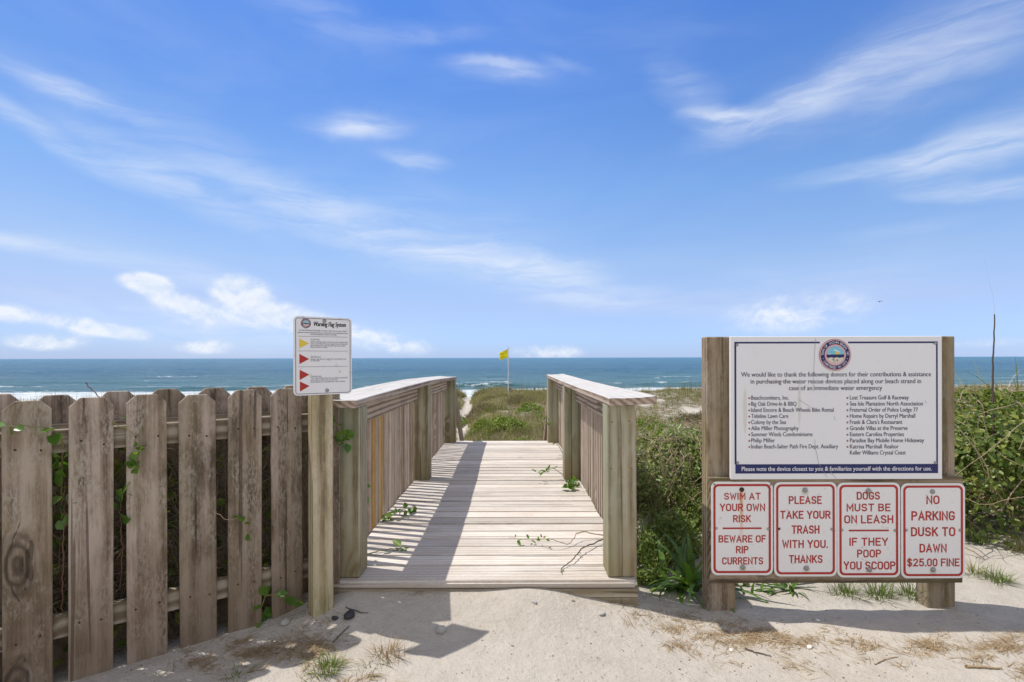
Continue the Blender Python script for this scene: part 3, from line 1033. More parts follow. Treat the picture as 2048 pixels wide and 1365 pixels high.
def breaker(X, Y):
    s = Y - shore(np.clip(X, -150, 150))
    wob = 0.8 * np.sin(X * 0.35) + 0.5 * np.sin(X * 0.9 + 1)
    w = smooth01(-13, -8, X) * smooth01(3.0, -1.0, X)
    w2 = smooth01(14, 20, X) * smooth01(34, 24, X) * 0.45 + smooth01(-60, -40, X) * smooth01(-24, -34, X) * 0.4 + 0.10
    prof = np.where(s - wob < 10.5, np.exp(-((s - wob - 10.5) / 0.9) ** 2), np.exp(-((s - wob - 10.5) / 2.6) ** 2))
    return prof * (w + w2 * (1 - w)), s, wob


def sea_z(X, Y):
    s = Y - shore(np.clip(X, -150, 150))
    fade = smooth01(900, 150, Y)
    z = SEA_Z + fade * (0.10 * np.sin(s * 0.62 + 1.3 * N_SW2(X * 3, Y)) + 0.055 * N_SW(X * 0.35, Y * 1.3)) * smooth01(-8, 12, s)
    br, _, _ = breaker(X, Y)
    return z + 0.50 * br


sx = axis_pts([(-30000, -2000, 7000), (-2000, -160, 80), (-160, -40, 3), (-40, 40, 0.8), (40, 160, 3), (160, 2000, 80), (2000, 30000, 7000)])
sy = np.concatenate([np.arange(46, 92, 0.35), np.arange(92, 200, 1.2), np.arange(200, 500, 6), np.geomspace(500, 32000, 40)])
sea_me = grid_mesh('sea', sx, sy, sea_z)
X, Y = np.meshgrid(sx, sy)
br, s, wob = breaker(X, Y)
foam = 0.92 * smooth01(7.0, 2.0, s + 0.9 * N_SW(X * 0.5, Y * 0.1))
foam = np.maximum(foam, 0.43 * smooth01(0.15, 0.5, br))
foam = np.maximum(foam, 0.40 * smooth01(14, 6, s) * (N_SW(X * 0.5, Y) > 0.1))
for s0, amp, th in ((16, 0.55, 0.2), (24, 0.55, 0.5), (38, 0.5, 0.7), (60, 0.5, 0.8), (95, 0.45, 0.9)):
    foam = np.maximum(foam, amp * np.exp(-((s - s0 - 2 * N_SW2(X * 2, Y)) / (0.8 + 0.02 * s0)) ** 2) * (N_SW2(X * 1.5 + 40 + 7 * s0, Y * 0.3) > th))
shal = smooth01(120, 6, s) * 0.9
for nm, arr in (('foam', foam), ('shallow', shal)):
    at = sea_me.attributes.new(nm, 'FLOAT', 'POINT')
    at.data.foreach_set('value', arr.astype(np.float32).ravel())
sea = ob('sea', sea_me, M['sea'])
tag(sea, 'blue green ocean with white surf along the beach', None, None, 'structure')

# ------------------------------------------------------------------ boardwalk
bw = empty('boardwalk', (-0.143, 2.60, 0.153), 0, 'weathered timber beach boardwalk with slatted handrails and a step at its sandy end', 'boardwalk')
bw.rotation_euler = (R(-0.47), 0, 0)
LEN = 4.60
HW = 0.758
PI_ = 0.618          # inner face of the posts
# decking: one part, each plank its own piece of it
bm = bmesh.new()
yy = 0.0
first = True
k = 0
while yy < LEN - 0.05:
    w = 0.205 if first else random.choice((0.138, 0.139, 0.140))
    gap = 0.0025 + 0.003 * random.random()
    if abs(yy - 2.03) < 0.075:
        gap = 0.024
    if abs(yy - 0.93) < 0.075:
        gap = 0.012
    dz = random.uniform(-0.003, 0.003)
    ang_ = random.uniform(-0.0022, 0.0022)
    mt = Matrix.Translation((0, yy + w / 2, dz)) @ Matrix.Rotation(ang_, 4, 'Z') @ Matrix.Rotation(random.uniform(-0.012, 0.012), 4, 'X')
    e0, e1 = (0.0, 0.0) if first else (random.uniform(-.004, .006), random.uniform(-.004, .006))
    wx = HW + (0.0 if first else 0.0)
    r = bmesh.ops.create_grid(bm, x_segments=24, y_segments=1, size=0.5)
    bmesh.ops.delete(bm, geom=r['verts'], context='VERTS')
    box(bm, -wx - e0, wx + e1, -w / 2, w / 2, -0.038, 0, 0.006 if not first else 0.012, 2, mt)
    yy += w + gap
    first = False
ob('decking', bm, M['plank_x'], bw)
ob('step_board', box_me('step_board', -HW, HW + 0.004, 0.006, 0.044, -0.135, -0.042, 0.004), M['step_x'], bw)
ob('step_board', box_me('step_board', -HW, HW + 0.008, 0.048, 0.086, -0.30, -0.137, 0.004), M['step_x'], bw)
for sx_ in (-1, 1):
    xa, xb = sorted((sx_ * 0.700, sx_ * 0.738))
    ob('rim_joist', box_me('rim_joist', xa, xb, 0.09, LEN - 0.02, -0.23, -0.041, 0.003), M['rail_y'], bw)
# posts
post_y = [0.037, 2.25, 4.46]
capz = {-1: [0.895, 0.910, 0.880], 1: [0.903, 0.895, 0.906]}     # underside... top of the cap at each post
CT = 0.038
for sx_ in (-1, 1):
    for i, py in enumerate(post_y):
        xa, xb = sorted((sx_ * PI_, sx_ * (PI_ + 0.140)))
        zt = capz[sx_][i] - CT - 0.002
        zb = 0.002 if i == 0 else -0.9
        bm = bmesh.new()
        if i == 1 and sx_ == 1:      # this one is two timbers side by side
            box(bm, xa, xa + 0.068, py, py + 0.140, zb, zt, 0.005)
            box(bm, xa + 0.071, xb, py + 0.004, py + 0.140, zb, zt, 0.005)
        else:
            box(bm, xa, xb, py, py + 0.148, zb, zt, 0.007)
        p = ob('post', bm, M['deck_post'], bw)
        if i == 0 and sx_ == 1:
            for (nx, nz, rr) in ((0.022, 0.775, .004), (0.108, 0.780, .004), (0.018, 0.545, .0035), (0.068, 0.545, .0035), (0.116, 0.545, .0035), (0.070, 0.50, .004)):
                dome('nail', xa + nx, py - 0.0005, nz, rr, 0.002, M['rust'], p, 8)
# caps: warped boards swept along the posts
for sx_ in (-1, 1):
    ys_ = np.linspace(-0.045, 4.66, 40)
    zc = spline([(0, capz[sx_][0]), (1, capz[sx_][1]), (2, capz[sx_][2])], 40)
    zz = np.interp(ys_, [-0.045, 0.11, 1.2, 2.3, 3.4, 4.55, 4.66],
                   [capz[sx_][0] - 0.004, capz[sx_][0], (capz[sx_][0] + capz[sx_][1]) / 2 + (0.004 if sx_ < 0 else -0.005), capz[sx_][1],
                    (capz[sx_][1] + capz[sx_][2]) / 2 + 0.001, capz[sx_][2], capz[sx_][2] - 0.002])
    zz = np.convolve(np.pad(zz, 1, mode='edge'), np.ones(3) / 3, 'valid')
    bowx = 0.006 * np.sin(ys_ * 1.3)
    xin, xout = sx_ * (PI_ - 0.004), sx_ * (PI_ + 0.226)
    prof = [(0, -CT + .004), (0, -.004), (.004, 0), (.075, -.002), (.15, -.002), (.226, 0), (.230, -.004), (.230, -CT + .004), (.226, -CT), (.004, -CT)]
    V = []
    for y_, z_, b_ in zip(ys_, zz, bowx):
        for (u, v) in prof:
            V.append((xin + sx_ * u + b_, y_, z_ + v + 0.010 * (u / .23) ** 2))
    n = len(prof)
    Q = [(i * n + j, i * n + (j + 1) % n, (i + 1) * n + (j + 1) % n, (i + 1) * n + j) for i in range(len(ys_) - 1) for j in range(n)]
    bm = bmesh.new()
    vv = [bm.verts.new(v) for v in V]
    for q in Q:
        bm.faces.new([vv[i] for i in q])
    bm.faces.new(vv[:n])
    bm.faces.new(vv[-n:])
    bmesh.ops.recalc_face_normals(bm, faces=bm.faces)
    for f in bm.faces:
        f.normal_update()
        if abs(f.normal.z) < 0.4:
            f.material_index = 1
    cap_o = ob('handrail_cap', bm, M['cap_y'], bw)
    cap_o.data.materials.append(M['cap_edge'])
    # side rails and balusters between the posts
    for i in range(2):
        y0, y1 = post_y[i] + 0.150, post_y[i + 1] - 0.002
        za, zb_ = capz[sx_][i] - CT, capz[sx_][i + 1] - CT
        xa, xb = sorted((sx_ * 0.722, sx_ * 0.757))
        bm = bmesh.new()
        # the rail tilts with the cap
        vs_ = box(bm, xa, xb, y0, y1, 0, 0.135, 0.003)
        for v in vs_:
            tt = (v.co.y - y0) / (y1 - y0)
            v.co.z += za + (zb_ - za) * tt - 0.137 + (0.003 if sx_ < 0 and i == 0 else -0.005 if i == 0 else 0) * 4 * tt * (1 - tt)
        ob('side_rail', bm, M['rail_y'], bw)
        bm = bmesh.new()
        box(bm, xa, xb, y0, y1, -0.02, 0.0)
        bm.free()
        nb = 22
        for j in range(nb):
            yb = post_y[i] + 0.165 + (post_y[i + 1] - post_y[i] - 0.185) * j / (nb - 1) + random.uniform(-.004, .004)
            tt = (yb - y0) / (y1 - y0)
            zt = za + (zb_ - za) * tt - 0.045
            xo = sx_ * 0.7605
            xa2, xb2 = sorted((xo, xo + sx_ * 0.036))
            me = box_me('baluster', xa2, xb2, yb - 0.018, yb + 0.018, -0.20, zt, 0.003)
            mt = M['baluster']
            o = ob('baluster', me, mt, bw)
            if sx_ == -1 and i == 0 and j in (7, 9):
                me.materials.clear()
                me.materials.append(M['baluster_new'])
                o['label'] = 'newer orange baluster'
# stairs down to the dune path
for j in range(6):
    y0 = LEN + 0.02 + j * 0.27
    z0 = -0.17 - j * 0.165
    ob('stair_tread', box_me('stair_tread', -0.70, 0.70, y0, y0 + 0.28, z0 - 0.038, z0, 0.005), M['step_x'], bw)
for sx_ in (-1, 1):
    xa, xb = sorted((sx_ * 0.702, sx_ * 0.738))
    bm = bmesh.new()
    box(bm, xa, xb, 0, 2.05, -0.26, 0, 0.003, 1, Matrix.Translation((0, LEN + 0.02, -0.12)) @ Matrix.Rotation(-math.atan2(0.165, 0.27), 4, 'X'))
    ob('stringer', bm, M['stair'], bw)
    xa, xb = sorted((sx_ * 0.640, sx_ * 0.676))
    bm = bmesh.new()
    box(bm, xa, xb, 0, 2.15, -0.185, 0, 0.004, 1, Matrix.Translation((0, LEN + 0.015, 0.865)) @ Matrix.Rotation(-R(37), 4, 'X'))
    ob('stair_rail', bm, M['stair'], bw)
    xa, xb = sorted((sx_ * 0.678, sx_ * 0.766))
    ob('post', box_me('post', xa, xb, LEN + 1.55, LEN + 1.64, -1.5, -0.36, 0.005), M['deck_post'], bw)

# ------------------------------------------------------------------ fence
TH = R(37)
fx, fy = -1.022, 2.585          # right edge of the last full picket, front face
fence = empty('picket_fence', (fx, fy, 0), TH, 'weathered brown shadowbox fence of dog eared pickets beside the boardwalk', 'fence')
PW, PT = 0.140, 0.018


def picket_bm(h=1.10, ear=0.034, w=PW):
    pts = [(-w / 2, -0.22), (w / 2, -0.22), (w / 2, h - ear), (w / 2 - ear, h), (-w / 2 + ear, h), (-w / 2, h - ear)]
    return extrude_poly(pts, 0, PT, 0.0025)


picket_me = []
for h in (1.10, 1.096, 1.104):
    bm = picket_bm(h)
    me = bpy.data.meshes.new('picket')
    bm.to_mesh(me)
    bm.free()
    me.materials.append(M['fence'])
    picket_me.append(me)


def picket(x, y, rz=0.0, tilt=0.0, dz=0.0, nails=True):
    o = bpy.data.objects.new('picket', random.choice(picket_me))
    o.location = (x, y, dz)
    o.rotation_euler = (random.uniform(-.006, .006), tilt, rz)
    link(o, fence)
    if nails:
        for nz in (0.92, 0.21):
            for nx in (-0.034, 0.036):
                dome('nail', nx + random.uniform(-.006, .006), -0.0004, nz + random.uniform(-.012, .012), 0.0042, 0.0012, M['nail'], o, 8)
    return o


PIT = 0.185
for kk in range(13):
    xr = -kk * PIT
    picket(xr - PW / 2, 0.0, 0, random.uniform(-.008, .008), random.uniform(-.004, .004) - (0.009 if kk == 5 else 0))
# the picket squeezed against the boardwalk's corner post, turned a little
iv = Matrix.Rotation(-TH, 4, 'Z')
pl = iv @ Vector((-0.921 - fx, 2.601 - fy, 0))
picket(pl.x, pl.y, -TH + R(3), 0.0, 0.004)
BY = 0.155
for kk in range(13):
    xr = -kk * PIT + 0.088
    picket(xr - PW / 2 - 0.01, BY, 0, random.uniform(-.01, .01), 0.012 + random.uniform(-.006, .006), False)
for (z0, z1) in ((0.885, 0.975), (0.165, 0.255)):
    ob('rail', box_me('rail', -2.45, 0.085, PT + 0.001, PT + 0.039, z0, z1, 0.003), M['fence_rail'], fence)
    ob('rail', box_me('rail', -2.45, 0.0, BY - 0.042, BY - 0.003, z0 + 0.012, z1 + 0.012, 0.003), M['fence_rail'], fence)
for px_ in (-2.36, -1.66, -0.05):
    ob('post', box_me('post', px_ - 0.044, px_ + 0.044, PT + 0.041, BY - 0.044, -0.3, 0.99, 0.004), M['fence_rail'], fence)


# ------------------------------------------------------------------ seal used on both signs
def seal(name, cx, cz, r, y, parent, full=True):
    ms = {}

    def layer(mat_key, fn, dy):
        bm = ms.setdefault(mat_key, bmesh.new())
        fn(bm, y - dy)
    st = 0.00035
    layer('redprint', lambda b, yy_: flat_poly(b, circ(cx, cz, r), yy_), st)
    layer('offwhite', lambda b, yy_: flat_poly(b, circ(cx, cz, r * 0.965), yy_), 2 * st)
    layer('redprint', lambda b, yy_: flat_poly(b, circ(cx, cz, r * 0.93), yy_), 3 * st)
    layer('navy', lambda b, yy_: flat_poly(b, circ(cx, cz, r * 0.905), yy_), 4 * st)
    layer('pink', lambda b, yy_: flat_poly(b, circ(cx, cz, r * 0.665), yy_), 5 * st)
    layer('offwhite', lambda b, yy_: flat_poly(b, circ(cx, cz, r * 0.62), yy_), 6 * st)
    layer('pink', lambda b, yy_: flat_poly(b, circ(cx, cz, r * 0.60), yy_), 7 * st)
    ri = r * 0.545
    layer('cyan', lambda b, yy_: flat_poly(b, circ(cx, cz, ri), yy_), 8 * st)

    def seg(z_hi, z_lo, wave):
        pts = []
        a_hi = math.asin(z_hi)
        a_lo = math.asin(z_lo)
        for i in range(9):
            a = a_hi + (a_lo - a_hi) * i / 8
            pts.append((cx + ri * math.cos(a), cz + ri * math.sin(a)))
        x_lo = math.cos(a_lo)
        for i in range(1, 12):
            u = 1 - 2 * i / 12
            pts.append((cx + ri * x_lo * u, cz + ri * (z_lo + wave * math.sin(u * 9))))
        for i in range(9):
            a = math.pi - (a_lo + (a_hi - a_lo) * i / 8)
            pts.append((cx + ri * math.cos(a), cz + ri * math.sin(a)))
        return pts
    bot = [(cx + ri * math.cos(a), cz + ri * math.sin(a)) for a in np.linspace(R(180 + 17), R(360 - 17), 24)]
    layer('cream', lambda b, yy_: flat_poly(b, bot, yy_), 9 * st)
    layer('yellowprint', lambda b, yy_: flat_poly(b, circ(cx + 0.2 * ri, cz + 0.17 * ri, ri * 0.22, 20), yy_), 9 * st)
    layer('navy', lambda b, yy_: flat_poly(b, seg(0.06, -0.30, 0.05), yy_), 10 * st)
    cloud = [(-0.20, 0.62), (0.05, 0.60), (0.32, 0.44), (0.62, 0.30), (0.30, 0.30), (0.10, 0.42), (-0.10, 0.48)]
    layer('offwhite', lambda b, yy_: flat_poly(b, [(cx + u * ri, cz + v * ri) for u, v in cloud[::-1]], yy_), 10.5 * st)
    for (u, v) in ((-0.55, 0.33), (-0.22, 0.32)):
        layer('ink', lambda b, yy_: flat_poly(b, [(cx + (u - .1) * ri, cz + (v + .04) * ri), (cx + u * ri, cz + v * ri), (cx + (u + .1) * ri, cz + (v + .05) * ri), (cx + u * ri, cz + (v - .035) * ri)], yy_), 10.5 * st)
    layer('offwhite', lambda b, yy_: flat_poly(b, [(cx - .85 * ri, cz + .07 * ri), (cx - .5 * ri, cz + .07 * ri), (cx - .55 * ri, cz + .15 * ri), (cx - .8 * ri, cz + .13 * ri)], yy_), 11 * st)
    layer('ink', lambda b, yy_: flat_poly(b, circ(cx - 0.25 * ri, cz - 0.52 * ri, ri * 0.09, 8), yy_), 11 * st)
    layer('greyline', lambda b, yy_: flat_ring(b, circ(cx - 0.12 * ri, cz - 0.74 * ri, ri * 0.14, 14), circ(cx - 0.12 * ri, cz - 0.74 * ri, ri * 0.09, 14), yy_), 11 * st)
    layer('greyline', lambda b, yy_: flat_poly(b, circ(cx + 0.22 * ri, cz - 0.62 * ri, ri * 0.13, 9), yy_), 11 * st)

    def words(b, yy_):
        text_arc(b, 'TOWN OF INDIAN BEACH, NC', cx, cz, r * 0.715, r * 0.145, yy_, 178, 2)
        text_arc(b, 'CHARTERED IN 1973', cx, cz, r * 0.715, r * 0.145, yy_, 212, 328, True)
        for a in (197, 343):
            flat_poly(b, circ(cx + r * .79 * math.cos(R(a)), cz + r * .79 * math.sin(R(a)), r * 0.022, 8), yy_)
    layer('offwhite', words, 5 * st)
    # one mesh with several print colours
    me = bpy.data.meshes.new(name)
    big = bmesh.new()
    for i, (kx, b) in enumerate(ms.items()):
        me.materials.append(M[kx])
        for f in b.faces:
            f.material_index = i
        tmp = bpy.data.meshes.new('tmp')
        b.to_mesh(tmp)
        b.free()
        big.from_mesh(tmp)
        bpy.data.meshes.remove(tmp)
    for f in big.faces:
        f.normal_update()
        if f.normal.y > 0:
            f.normal_flip()
    big.to_mesh(me)
    big.free()
    return ob(name, me, None, parent)


# ------------------------------------------------------------------ notice board
SC = 410.0
CX = (1666 - 1024) / SC
nbd = empty('notice_board', (CX, 2.585, 0), 0, 'timber notice board with a large white donor panel above four red lettered signs', 'notice board')


def bx(px):
    return (px - 1024) / SC - CX


def bz(py):
    return EYE - (py - 715.2) / SC


for (a, b, lab) in ((1407.5, 1478, None), (1846, 1926, None)):
    a_, b_ = bx(a) , bx(b)
    wd = 0.146
    if a < 1500:
        x0, x1 = bx(1419) * 1.0, bx(1419) + wd
    else:
        x0, x1 = bx(1926) - wd, bx(1926)
    ob('post', box_me('post', x0 + 0.004, x1 - 0.004, 0.042, 0.122, -0.35, bz(673.5), 0.004), M['board'], nbd)
ob('backing_board', box_me('backing_board', bx(1470), bx(1876), 0.018, 0.040, bz(955), bz(682), 0.002), M['board_x'], nbd)
ob('backing_board', box_me('backing_board', bx(1419.5), bx(1926.5), 0.004, 0.040, bz(1066), bz(957), 0.004), M['board_x'], nbd)
ob('backing_board', box_me('backing_board', bx(1419.5), bx(1926.5), 0.004, 0.040, bz(1168.5), bz(1068), 0.004), M['board_x'], nbd)


def q1(zx):
    return bx(1380 + zx / 3.531)


def q2(zy):
    return bz(650 + zy / 3.531)


panel = ob('donor_panel', box_me('donor_panel', q1(285), q1(1780), 0.0, 0.016, q2(1094), q2(84), 0.002), M['white_donor'], nbd)
panel['label'] = 'large white panel thanking donors, with navy frame and round seal'
Y1, Y2, Y3 = -0.0008, -0.0014, -0.0020
bm = bmesh.new()
for (x0, x1, z0, z1) in ((313, 916, 134, 122), (1116, 1748, 134, 122), (313, 326, 986, 134.5), (1737, 1748, 986, 134.5), (318, 1749, 1052, 986.5)):
    flat_poly(bm, [(q1(x0), q2(z0)), (q1(x1), q2(z0)), (q1(x1), q2(z1)), (q1(x0), q2(z1))], Y1)
ob('printed_frame', bm, M['navy'], panel)
CAP = 32 / 3.531 / SC
for s_, x0, x1, zb in (('We would like to thank the following donors for their contributions & assistance', 360, 1700, 368),
                       ('in purchasing the water rescue devices placed along our beach strand in', 427, 1630, 417),
                       ('case of an immediate water emergency', 697, 1355, 464)):
    bm = bmesh.new()
    text_at(bm, s_, q1(x0), q1(x1), q2(zb), CAP, Y1, strike=0.0006)
    ob('lettering', bm, M['ink'], panel)
LST = [('Beachcombers, Inc.', 697), ('Big Oak Drive-In & BBQ', 750), ('Island Encore & Beach Wheels Bike Rental', 1012), ('Tideline Lawn Care', 692),
       ('Colony by the Sea', 676), ('Allie Miller Photography', 765), ('Summer Winds Condominiums', 862), ('Philip Miller', 597),
       ('Indian Beach-Salter Path Fire Dept. Auxiliary', 1043)]
RST = [('Lost Treasure Golf & Raceway', 1543), ('Sea Isle Plantation North Association', 1642), ('Fraternal Order of Police Lodge 77', 1607),
       ('Home Repairs by Darryl Marshall', 1588), ("Frank & Clara's Restaurant", 1496), ('Grande Villas at the Preserve', 1534),
       ('Eastern Carolina Properties', 1508), ('Paradise Bay Mobile Home Hideaway', 1650), ('Katrina Marshall', 1352), ('Keller Williams Crystal Coast', 1520)]
for i, (s_, xe) in enumerate(LST):
    zb = 531 + i * 43.0
    bm = bmesh.new()
    text_at(bm, s_, q1(430), q1(xe), q2(zb), CAP * 0.9, Y1, strike=0.0006)
    ob('lettering', bm, M['ink'], panel)
    bul = bmesh.new()
    flat_poly(bul, circ(q1(417), q2(zb - 11), 6.5 / 3.531 / SC, 12), Y1)
    ob('bullet', bul, M['bullet'], panel)
for i, (s_, xe) in enumerate(RST):
    zb = 531 + i * 43.2
    bm = bmesh.new()
    text_at(bm, s_, q1(1127), q1(xe), q2(zb), CAP * 0.9, Y1, strike=0.0006)
    ob('lettering', bm, M['ink'], panel)
    if i < 9:
        bul = bmesh.new()
        flat_poly(bul, circ(q1(1110), q2(zb - 11), 6.5 / 3.531 / SC, 12), Y1)
        ob('bullet', bul, M['bullet'], panel)
bm = bmesh.new()
text_at(bm, 'Realtor', q1(1371), q1(1470), q2(531 + 8 * 43.2), CAP * 0.9, Y1, strike=0.0006)
ob('lettering', bm, M['ink'], panel)
bm = bmesh.new()
text_at(bm, 'Please note the device closest to you & familiarize yourself with the directions for use.', q1(362), q1(1702), q2(1033), CAP * 0.92, Y2, strike=0.0006)
ob('lettering', bm, M['offwhite'], panel)
V, Q = [], []
for line in ([(885, 100), (878, 210), (872, 330), (868, 480)], [(879, 812), (880, 868), (895, 925), (905, 985), (935, 1030), (965, 1082)], [(960, 1000), (985, 1035), (1030, 1090)],
             [(765, 530), (830, 570), (855, 590)], [(1014, 648), (1022, 676)], [(1655, 540), (1668, 556)]):
    for i in range(len(line) - 1):
        (xa, za), (xb, zb_) = line[i], line[i + 1]
        d = Vector((xb - xa, zb_ - za)).normalized()
        nx, nz = -d.y * 1.1, d.x * 1.1
        n0 = len(V)
        for (xx, zz_) in ((xa + nx, za + nz), (xb + nx, zb_ + nz), (xb - nx, zb_ - nz), (xa - nx, za - nz)):
            V.append((q1(xx), -0.0021, q2(zz_)))
        Q.append((n0, n0 + 1, n0 + 2, n0 + 3))
ob('crack', mesh_np('crack', V, Q), M['greyline'], panel)
seal('round_seal', q1(1023), q2(216), 113 / 3.531 / SC, -0.0012, panel)
for zx, zy in ((330, 143), (1730, 135), (333, 975), (1730, 978)):
    dome('screw', q1(zx), -0.0022, q2(zy), 0.0068, 0.003, M['bolt'], panel)


def w1(zx):
    return bx(1390 + zx / 3.593)


def w2(zy):
    return bz(950 + zy / 3.593)


SIGNS = [
    (113, 556, 52, 722, 'swim at your own risk sign, rust streak down its middle',
     [('SWIM  AT', 205, 468, 130, 180), ('YOUR  OWN', 175, 500, 208, 262), ('RISK', 270, 398, 290, 342), ('BEWARE  OF', 165, 505, 435, 487), ('RIP', 290, 380, 512, 565), ('CURRENTS', 190, 485, 593, 645)],
     [(195, 475, 379, 391)], [(332, 107), (338, 665)], [(148, 385), (522, 390), (135, 68), (540, 72)]),
    (564, 1015, 55, 732, 'please take your trash sign',
     [('PLEASE', 670, 907, 155, 212), ('TAKE  YOUR', 608, 970, 260, 318), ('TRASH', 690, 890, 365, 425), ('WITH  YOU.', 622, 950, 470, 528), ('THANKS', 670, 912, 578, 636)],
     [], [(787, 112), (795, 672)], [(980, 393), (600, 390)]),
    (1018, 1470, 60, 740, 'dogs must be on leash sign',
     [('DOGS', 1158, 1325, 125, 182), ('MUST  BE', 1085, 1400, 210, 266), ('ON  LEASH', 1068, 1420, 293, 352), ('IF  THEY', 1105, 1382, 455, 513), ('POOP', 1160, 1332, 540, 597), ('YOU  SCOOP', 1063, 1435, 625, 684)],
     [(1100, 1388, 397, 409)], [(1243, 118), (1247, 683)], [(1050, 400), (1433, 403)]),
    (1477, 1936, 66, 747, 'no parking dusk to dawn sign',
     [('NO', 1658, 1752, 153, 215), ('PARKING', 1550, 1862, 265, 332), ('DUSK  TO', 1547, 1865, 380, 446), ('DAWN', 1608, 1803, 500, 562), ('$25.00  FINE', 1518, 1895, 605, 662)],
     [], [(1702, 125), (1705, 685)], [(1513, 402), (1900, 403)])]
px_m = 1 / 3.593 / SC
for si, (x0, x1, z0, z1, lab, lines, bars, bolts, screws) in enumerate(SIGNS):
    m_ = sign_white('white_metal_sign', (0.80, 0.785, 0.78), rust=(w1(330), w2(118), w2(600), 0.0125) if si == 0 else None, dirt=0.45,
                    streaks=tuple((w1(a), w2(b) - 0.006, 0.021, 0.026, 0.8) for a, b in (bolts[1:] if si in (0, 3) else bolts)) + tuple((w1(a), w2(b), 0.014, 0.012, 0.75) for a, b in screws[:2]))
    bm = extrude_poly(rrect(w1(x0), w1(x1), w2(z1), w2(z0), 44 * px_m), -0.001, 0.0022)
    sg = ob('metal_sign', bm, m_, nbd)
    sg['label'] = lab
    bm = bmesh.new()
    i0, i1 = 15, 31
    flat_ring(bm, rrect(w1(x0 + i0), w1(x1 - i0), w2(z1 - i0), w2(z0 + i0), 36 * px_m), rrect(w1(x0 + i1), w1(x1 - i1), w2(z1 - i1), w2(z0 + i1), 24 * px_m), -0.0018)
    for (a, b, c_, d_) in bars:
        flat_poly(bm, [(w1(a), w2(d_)), (w1(b), w2(d_)), (w1(b), w2(c_)), (w1(a), w2(c_))], -0.0018)
    ob('red_border', bm, M['redprint'], sg)
    for (s_, a, b, t_, bo) in lines:
        bm = bmesh.new()
        road_text(bm, s_, w1(a), w1(b), w2(bo), (bo - t_) * px_m, -0.0019)
        ob('lettering', bm, M['redprint'], sg)
    for i, (a, b) in enumerate(bolts):
        dome('bolt', w1(a), -0.0016, w2(b), 0.0115, 0.006, M['nail'] if (si == 0 and i == 0) else M['bolt'], sg)
    for (a, b) in screws:
        dome('screw', w1(a), -0.0019, w2(b), 0.0055, 0.002, M['bolt'] if (a, b) != (600, 390) else M['black'], sg, 10)

# ------------------------------------------------------------------ warning flag sign on its post
wp = empty('warning_sign', (-0.909, 2.515, 0), R(36), 'small white warning flag sign on a mossy square post in front of the fence', 'sign')
ob('post', box_me('post', -0.0475, 0.0465, -0.0455, 0.0455, -0.3, 1.20, 0.006), M['sign_post'], wp)
SW, SH = 0.268, 0.362
zc = 1.261
plate = ob('sign_panel', extrude_poly(rrect(-SW / 2, SW / 2, zc - SH / 2, zc + SH / 2, 0.020), -0.0495, -0.047), M['white'], wp)


def u1(zx):
    return ((zx - 170) / 675.0 - 0.5) * SW


def u2(zy):
    return zc + (0.5 - (zy - 165) / 940.0) * SH


yb = -0.0502
bm = bmesh.new()
flat_ring(bm, rrect(u1(192), u1(826), u2(1090), u2(184), 0.012), rrect(u1(198), u1(820), u2(1084), u2(190), 0.0095), yb)
ob('printed_frame', bm, M['ink'], plate)
bm = bmesh.new()
for zy in (403, 577, 765):
    flat_poly(bm, [(u1(220), u2(zy + 2.5)), (u1(795), u2(zy + 2.5)), (u1(795), u2(zy - 2.5)), (u1(220), u2(zy - 2.5))], yb)
ob('divider_lines', bm, M['greyline'], plate)
bm = bmesh.new()
for k_ in range(2):
    text_at(bm, 'Warning Flag System', u1(395 + k_ * 4), u1(771 + k_ * 4), u2(277), 54 / 940 * SH, yb - 0.00003 * k_, 0, 0.2)
ob('title_lettering', bm, M['black'], plate)
ch = 17 / 940 * SH
for s_, a, b, zy in (('The Town of Indian Beach flies these flags at the beach to indicate the current water conditions,', 230, 785, 338),
                     ('please look for these warning flags each time you visit the beach to swim at Indian Beach and know', 218, 797, 364),
                     ('what the prevailing beach conditions of these flags.', 357, 662, 385),
                     ('YELLOW FLAG', 360, 460, 448), ('Indicates moderate hazards, surf and rip currents, are present in the', 358, 792, 474),
                     ('water. A yellow flag will mean the danger of risk to the beach. Be', 358, 792, 497), ('aware of where you are, when entering the water and the safety of', 358, 768, 519),
                     ('others around you, use caution.', 358, 552, 537),
                     ('ONE RED FLAG', 360, 470, 657), ('Indicates a high risk, surf is rough and it is recommended to stay', 358, 775, 681), ('out of the water.', 358, 465, 701),
                     ('TWO RED FLAGS', 360, 482, 892), ('Two or more red flags indicate that no swimming is recommended', 360, 790, 912),
                     ('and the public is warned to stay out of the water.', 360, 672, 934), ('Rescue attempts may not be possible due to water conditions.', 360, 763, 956)):
    bm = bmesh.new()
    text_at(bm, s_, u1(a), u1(b), u2(zy), ch, yb)
    ob('lettering', bm, M['ink'], plate)
for mk, pts in (('yellowprint', [(235, 430), (235, 545), (340, 487)]), ('redprint', [(235, 612), (235, 733), (342, 672)]),
                ('redprint', [(237, 800), (237, 922), (345, 858)]), ('redprint', [(240, 938), (240, 1058), (347, 995)])):
    bm = bmesh.new()
    flat_poly(bm, [(u1(a), u2(b)) for a, b in pts], yb)
    ob('printed_pennant', bm, M[mk], plate)
seal('round_seal', u1(308), u2(248), 58 / 675 * SW, -0.0495, plate)
for a, b in ((518, 212), (547, 1055)):
    dome('bolt', u1(a), -0.0495, u2(b), 0.0088, 0.004, M['bolt'], plate)

# ------------------------------------------------------------------ flag and stakes on the dune crest
FY = 28.0


def at(px, py, y):
    return ((px - 1024) / F * y, y, EYE - (py - 716.5) / F * y)


